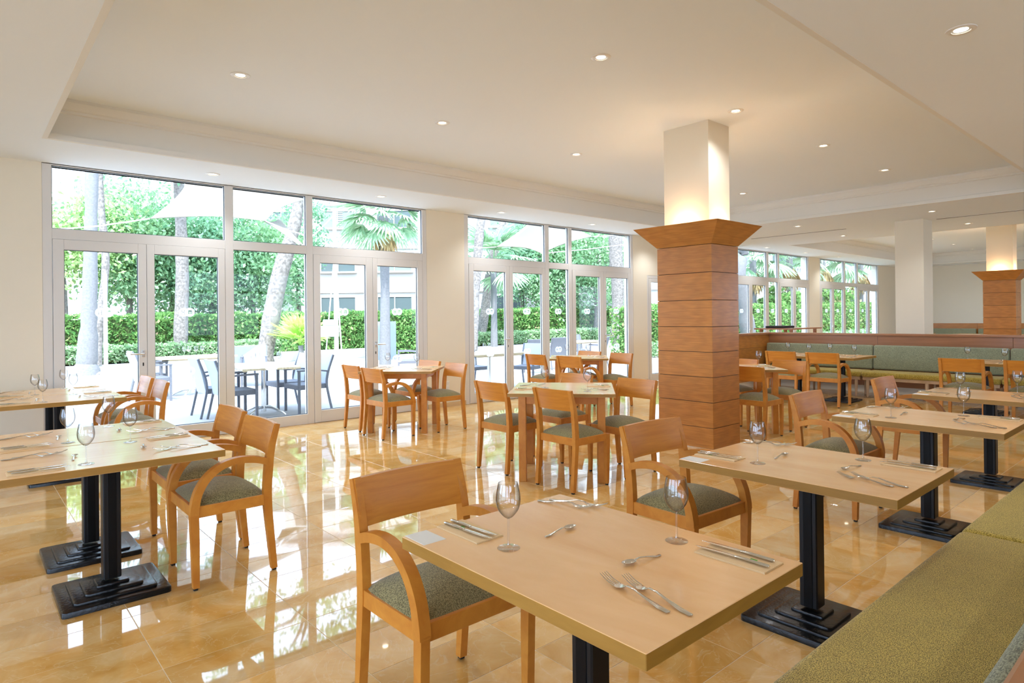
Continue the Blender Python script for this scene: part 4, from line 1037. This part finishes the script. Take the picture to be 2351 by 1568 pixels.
# low white wall and steel gate
a_, b_2 = at(655, 832, z=GZ), at(960, 826, z=GZ)
Yw = 21.4; o = MB().box(at(650, 800, Y=Yw).x, at(868, 800, Y=Yw).x, Yw, Yw+.25, GZ, .30, .01).build('low_wall', M['white_paint']); tag(o, 'low white garden wall beyond the terrace mast', 'wall', None, 'structure')
ga, gb = at(868, 775, Y=19.6), at(909, 775, Y=19.6)
gt = empty('garden_gate', (ga.x, 19.6, GZ)); L_ = gb.x-ga.x
mb = MB(); mb.box(0, .22, 0, .06, 0, 1.33, .005); mb.box(L_-.32, L_, 0, .06, 0, 1.33, .005); mb.box(.22, L_-.32, 0, .06, 0, .40, .003); mb.box(.22, L_-.32, 0, .06, 1.25, 1.33, .003); mb.build('gate_frame', M['gate'], gt)
for k in range(7): MB().box(.22+(L_-.54)*(k+.5)/7-.006, .22+(L_-.54)*(k+.5)/7+.006, .02, .03, .40, 1.25).build('bar', M['white_paint'], gt)
for k in range(9): MB().box(.22, L_-.32, .031, .04, .42+k*.1, .43+k*.1).build('cross_bar', M['white_paint'], gt)
tag(gt, 'blue grey steel gate with white mesh panel', 'gate')
# outdoor furniture
def mk_wicker(backm, legm):
    r = empty('woven_armchair')
    mb = MB(); pr_ = catmull([(-.21, .36), (-.235, .50), (-.275, .68), (-.335, .87)], 5); strip_prism(mb, pr_, .026, -.235, .235); mb.build('backrest', M[backm], r, 30)
    MB().box(-.22, .25, -.245, .245, .355, .43, .012, seg=2).build('seat', M[legm], r)
    mb = MB()
    for s in (-1, 1):
        q = MB(); strip_prism(q, catmull([(-.30, .0), (-.25, .22), (-.215, .42), (-.235, .60), (-.33, .87)], 4), .03, *sorted((s*.236, s*.262))); q.build('rear_leg', M[legm], r)
        q = MB(); q.box(.215, .25, *sorted((s*.225, s*.262)), 0, .64, .003); q.build('front_leg', M[legm], r)
        q = MB(); strip_prism(q, [(-.235, .62), (-.05, .645), (.255, .648)], .024, *sorted((s*.215, s*.268))); q.build('armrest', M[legm], r)
    return r
WK = Proto(lambda: mk_wicker('wicker_blue', 'wicker')); WT = Proto(lambda: mk_wicker('wicker', 'anth'))
def mk_plank():
    r = empty('plank_table')
    for k in range(7): MB().box(-.70, .70, -.40+k*.1145+.002, -.40+(k+1)*.1145-.002, .715, .745, .003).build('plank', M['teak'], r)
    MB().box(-.55, .55, -.36, -.31, .69, .715).build('batten', M['teak'], r); MB().box(-.55, .55, .31, .36, .69, .715).build('batten', M['teak'], r)
    MB().tube([(0, 0, .04), (0, 0, .70)], .038, 16).build('column', M['chrome'], r, True)
    for k in range(4):
        a = PI/4+k*PI/2; c_, s_ = math.cos(a), math.sin(a)
        MB().tube([(0, 0, .11), (.15*c_, .15*s_, .10), (.33*c_, .33*s_, .035), (.38*c_, .38*s_, .0)], [.022, .018, .014, .012], 8).build('foot', M['chrome'], r, True)
    return r
OT = Proto(mk_plank)
def otab(x, y, rz, lab): OT.place((x, y, GZ), math.radians(rz), lab, 'table', 'terrace tables')
def ochair(P, x, y, rz, lab): P.place((x, y, GZ), math.radians(rz), lab, 'chair', 'terrace chairs')
otab(3.50, 9.75, 80, 'plank topped terrace table just outside the wide window')
otab(3.42, 13.3, 8, 'plank topped terrace table behind the left double door')
ochair(WK, 2.95, 10.15, 0, 'pale woven armchair outside, farther of the two facing right'); ochair(WK, 3.02, 9.58, 0, 'pale woven armchair outside, nearer of the two facing right')
ochair(WK, 4.05, 10.25, 180, 'woven armchair outside with herringbone seat, farther right one'); ochair(WK, 4.12, 9.62, 182, 'woven armchair outside with herringbone seat, nearer right one')
ochair(WK, 2.62, 12.8, 5, 'woven armchair at the left end of the farther terrace table'); ochair(WK, 2.75, 13.6, 0, 'woven armchair behind the one at the farther terrace table')
q = at(560, 850, z=GZ); ochair(WK, at(548, 818, Y=14.6).x, 14.6, 95, 'woven armchair in the background between terrace tables, left'); ochair(WK, at(583, 818, Y=14.0).x, 14.0, 250, 'woven armchair in the background between terrace tables, right')
for (gx, gy, ln) in ((3.25, 13.2, 'leftmost'), (3.38, 13.35, 'second from left'), (3.46, 13.2, 'third from left'), (3.60, 13.3, 'rightmost')):
    GL.place((gx, gy, .7165), 0, 'wine glass outside on the farther plank table, ' + ln, 'glass', 'wine glasses')
for (gx, gy, ln) in ((3.35, 9.75, 'nearest left'), (3.47, 9.9, 'behind left'), (3.72, 9.70, 'right front'), (3.84, 9.95, 'right rear')):
    GL.place((gx, gy, .715), 0, 'wine glass outside on the nearer plank table, ' + ln, 'glass', 'wine glasses')
otab(7.75, 9.55, 0, 'plank topped terrace table outside the second window, at left'); otab(13.2, 12.2, 0, 'plank topped terrace table outside the second window, at right')
ochair(WK, 7.15, 10.35, -75, 'woven armchair outside the second window, behind table, left'); ochair(WK, 8.05, 10.45, -90, 'woven armchair outside the second window, behind table, right')
ochair(WK, 8.95, 9.75, 200, 'woven armchair outside the second window, right of table')
for (px_, Y_, a, lb) in ((1228, 11.8, 60, 'taupe sling armchair with tall back outside, left of the narrow pane'), (1275, 12.3, 70, 'taupe sling armchair outside, in the narrow centre pane'),
                         (1368, 11.6, 120, 'taupe sling armchair outside, right of the narrow pane'), (1330, 13.4, -100, 'dark sling armchair outside, behind the right plank table'), (937, 13.2, 150, 'taupe sling armchair outside the right door of the wide window')):
    ochair(WT, at(px_, 790, Y=Y_).x, Y_, a, lb)
for (gx, gy, ln) in ((7.6, 9.5, 'left'), (7.78, 9.55, 'right')): GL.place((gx, gy, .715), 0, 'wine glass on the plank table outside the second window, ' + ln, 'glass', 'wine glasses')
# white building across the garden
bd = 44.0
B0 = Vector((0, 0, 0))+Vector((fw.x, fw.y, 0)).normalized()*bd
ang = math.atan2(rt.y, rt.x)
bl = empty('apartment_building', (B0.x, B0.y, 0), ang)     # local x runs along the facade, local y away from the viewer
MB().box(-16, 34, .25, 12, -.5, 14).build('wall', M['white_paint'], bl)
MB().box(-16.2, 34.2, -.1, 12.2, 14, 14.4).build('parapet', M['white_paint'], bl)
for zf in (3.22, 6.25, 9.28): MB().box(-16, 34, .12, .26, zf, zf+.10).build('string_course', M['white_paint'], bl)
k0 = (775-1175.5)/FPX*bd; first = True
for i in range(-1, 12):
    for j, zc in enumerate((1.0, 2.27, 5.29, 8.33, 11.36)):
        if j == 0: continue
        xc = k0+3.93*i; W2 = 1.22; h = .62 if j > 1 else .68
        f_ = MB(); 
        for (a, b, c_, d) in ((-W2, W2, h-.05, h), (-W2, W2, -h, -h+.05), (-W2, -W2+.05, -h, h), (W2-.05, W2, -h, h), (-.03, .03, -h, h)): f_.box(xc+a, xc+b, .16, .24, zc+c_, zc+d)
        fo = f_.build('window', M['white_paint'], bl)
        MB().box(xc-W2+.05, xc+W2-.05, .21, .249, zc-h+.05, zc+h-.05).build('pane', M['winglass'] if (i+j) % 3 else M['shutter'], fo)
        MB().box(xc-W2-.1, xc+W2+.1, .0, .25, zc-h-.08, zc-h).build('sill', M['white_paint'], bl)
        if (i, j) == (0, 3):
            for s in range(8): MB().box(xc-.35, xc+.35, .17, .21, zc-h+.1+s*.14, zc-h+.15+s*.14).build('louvre_slat', M['white_paint'], fo)
tag(bl, 'white multi storey building with wide windows beyond the garden', 'building')
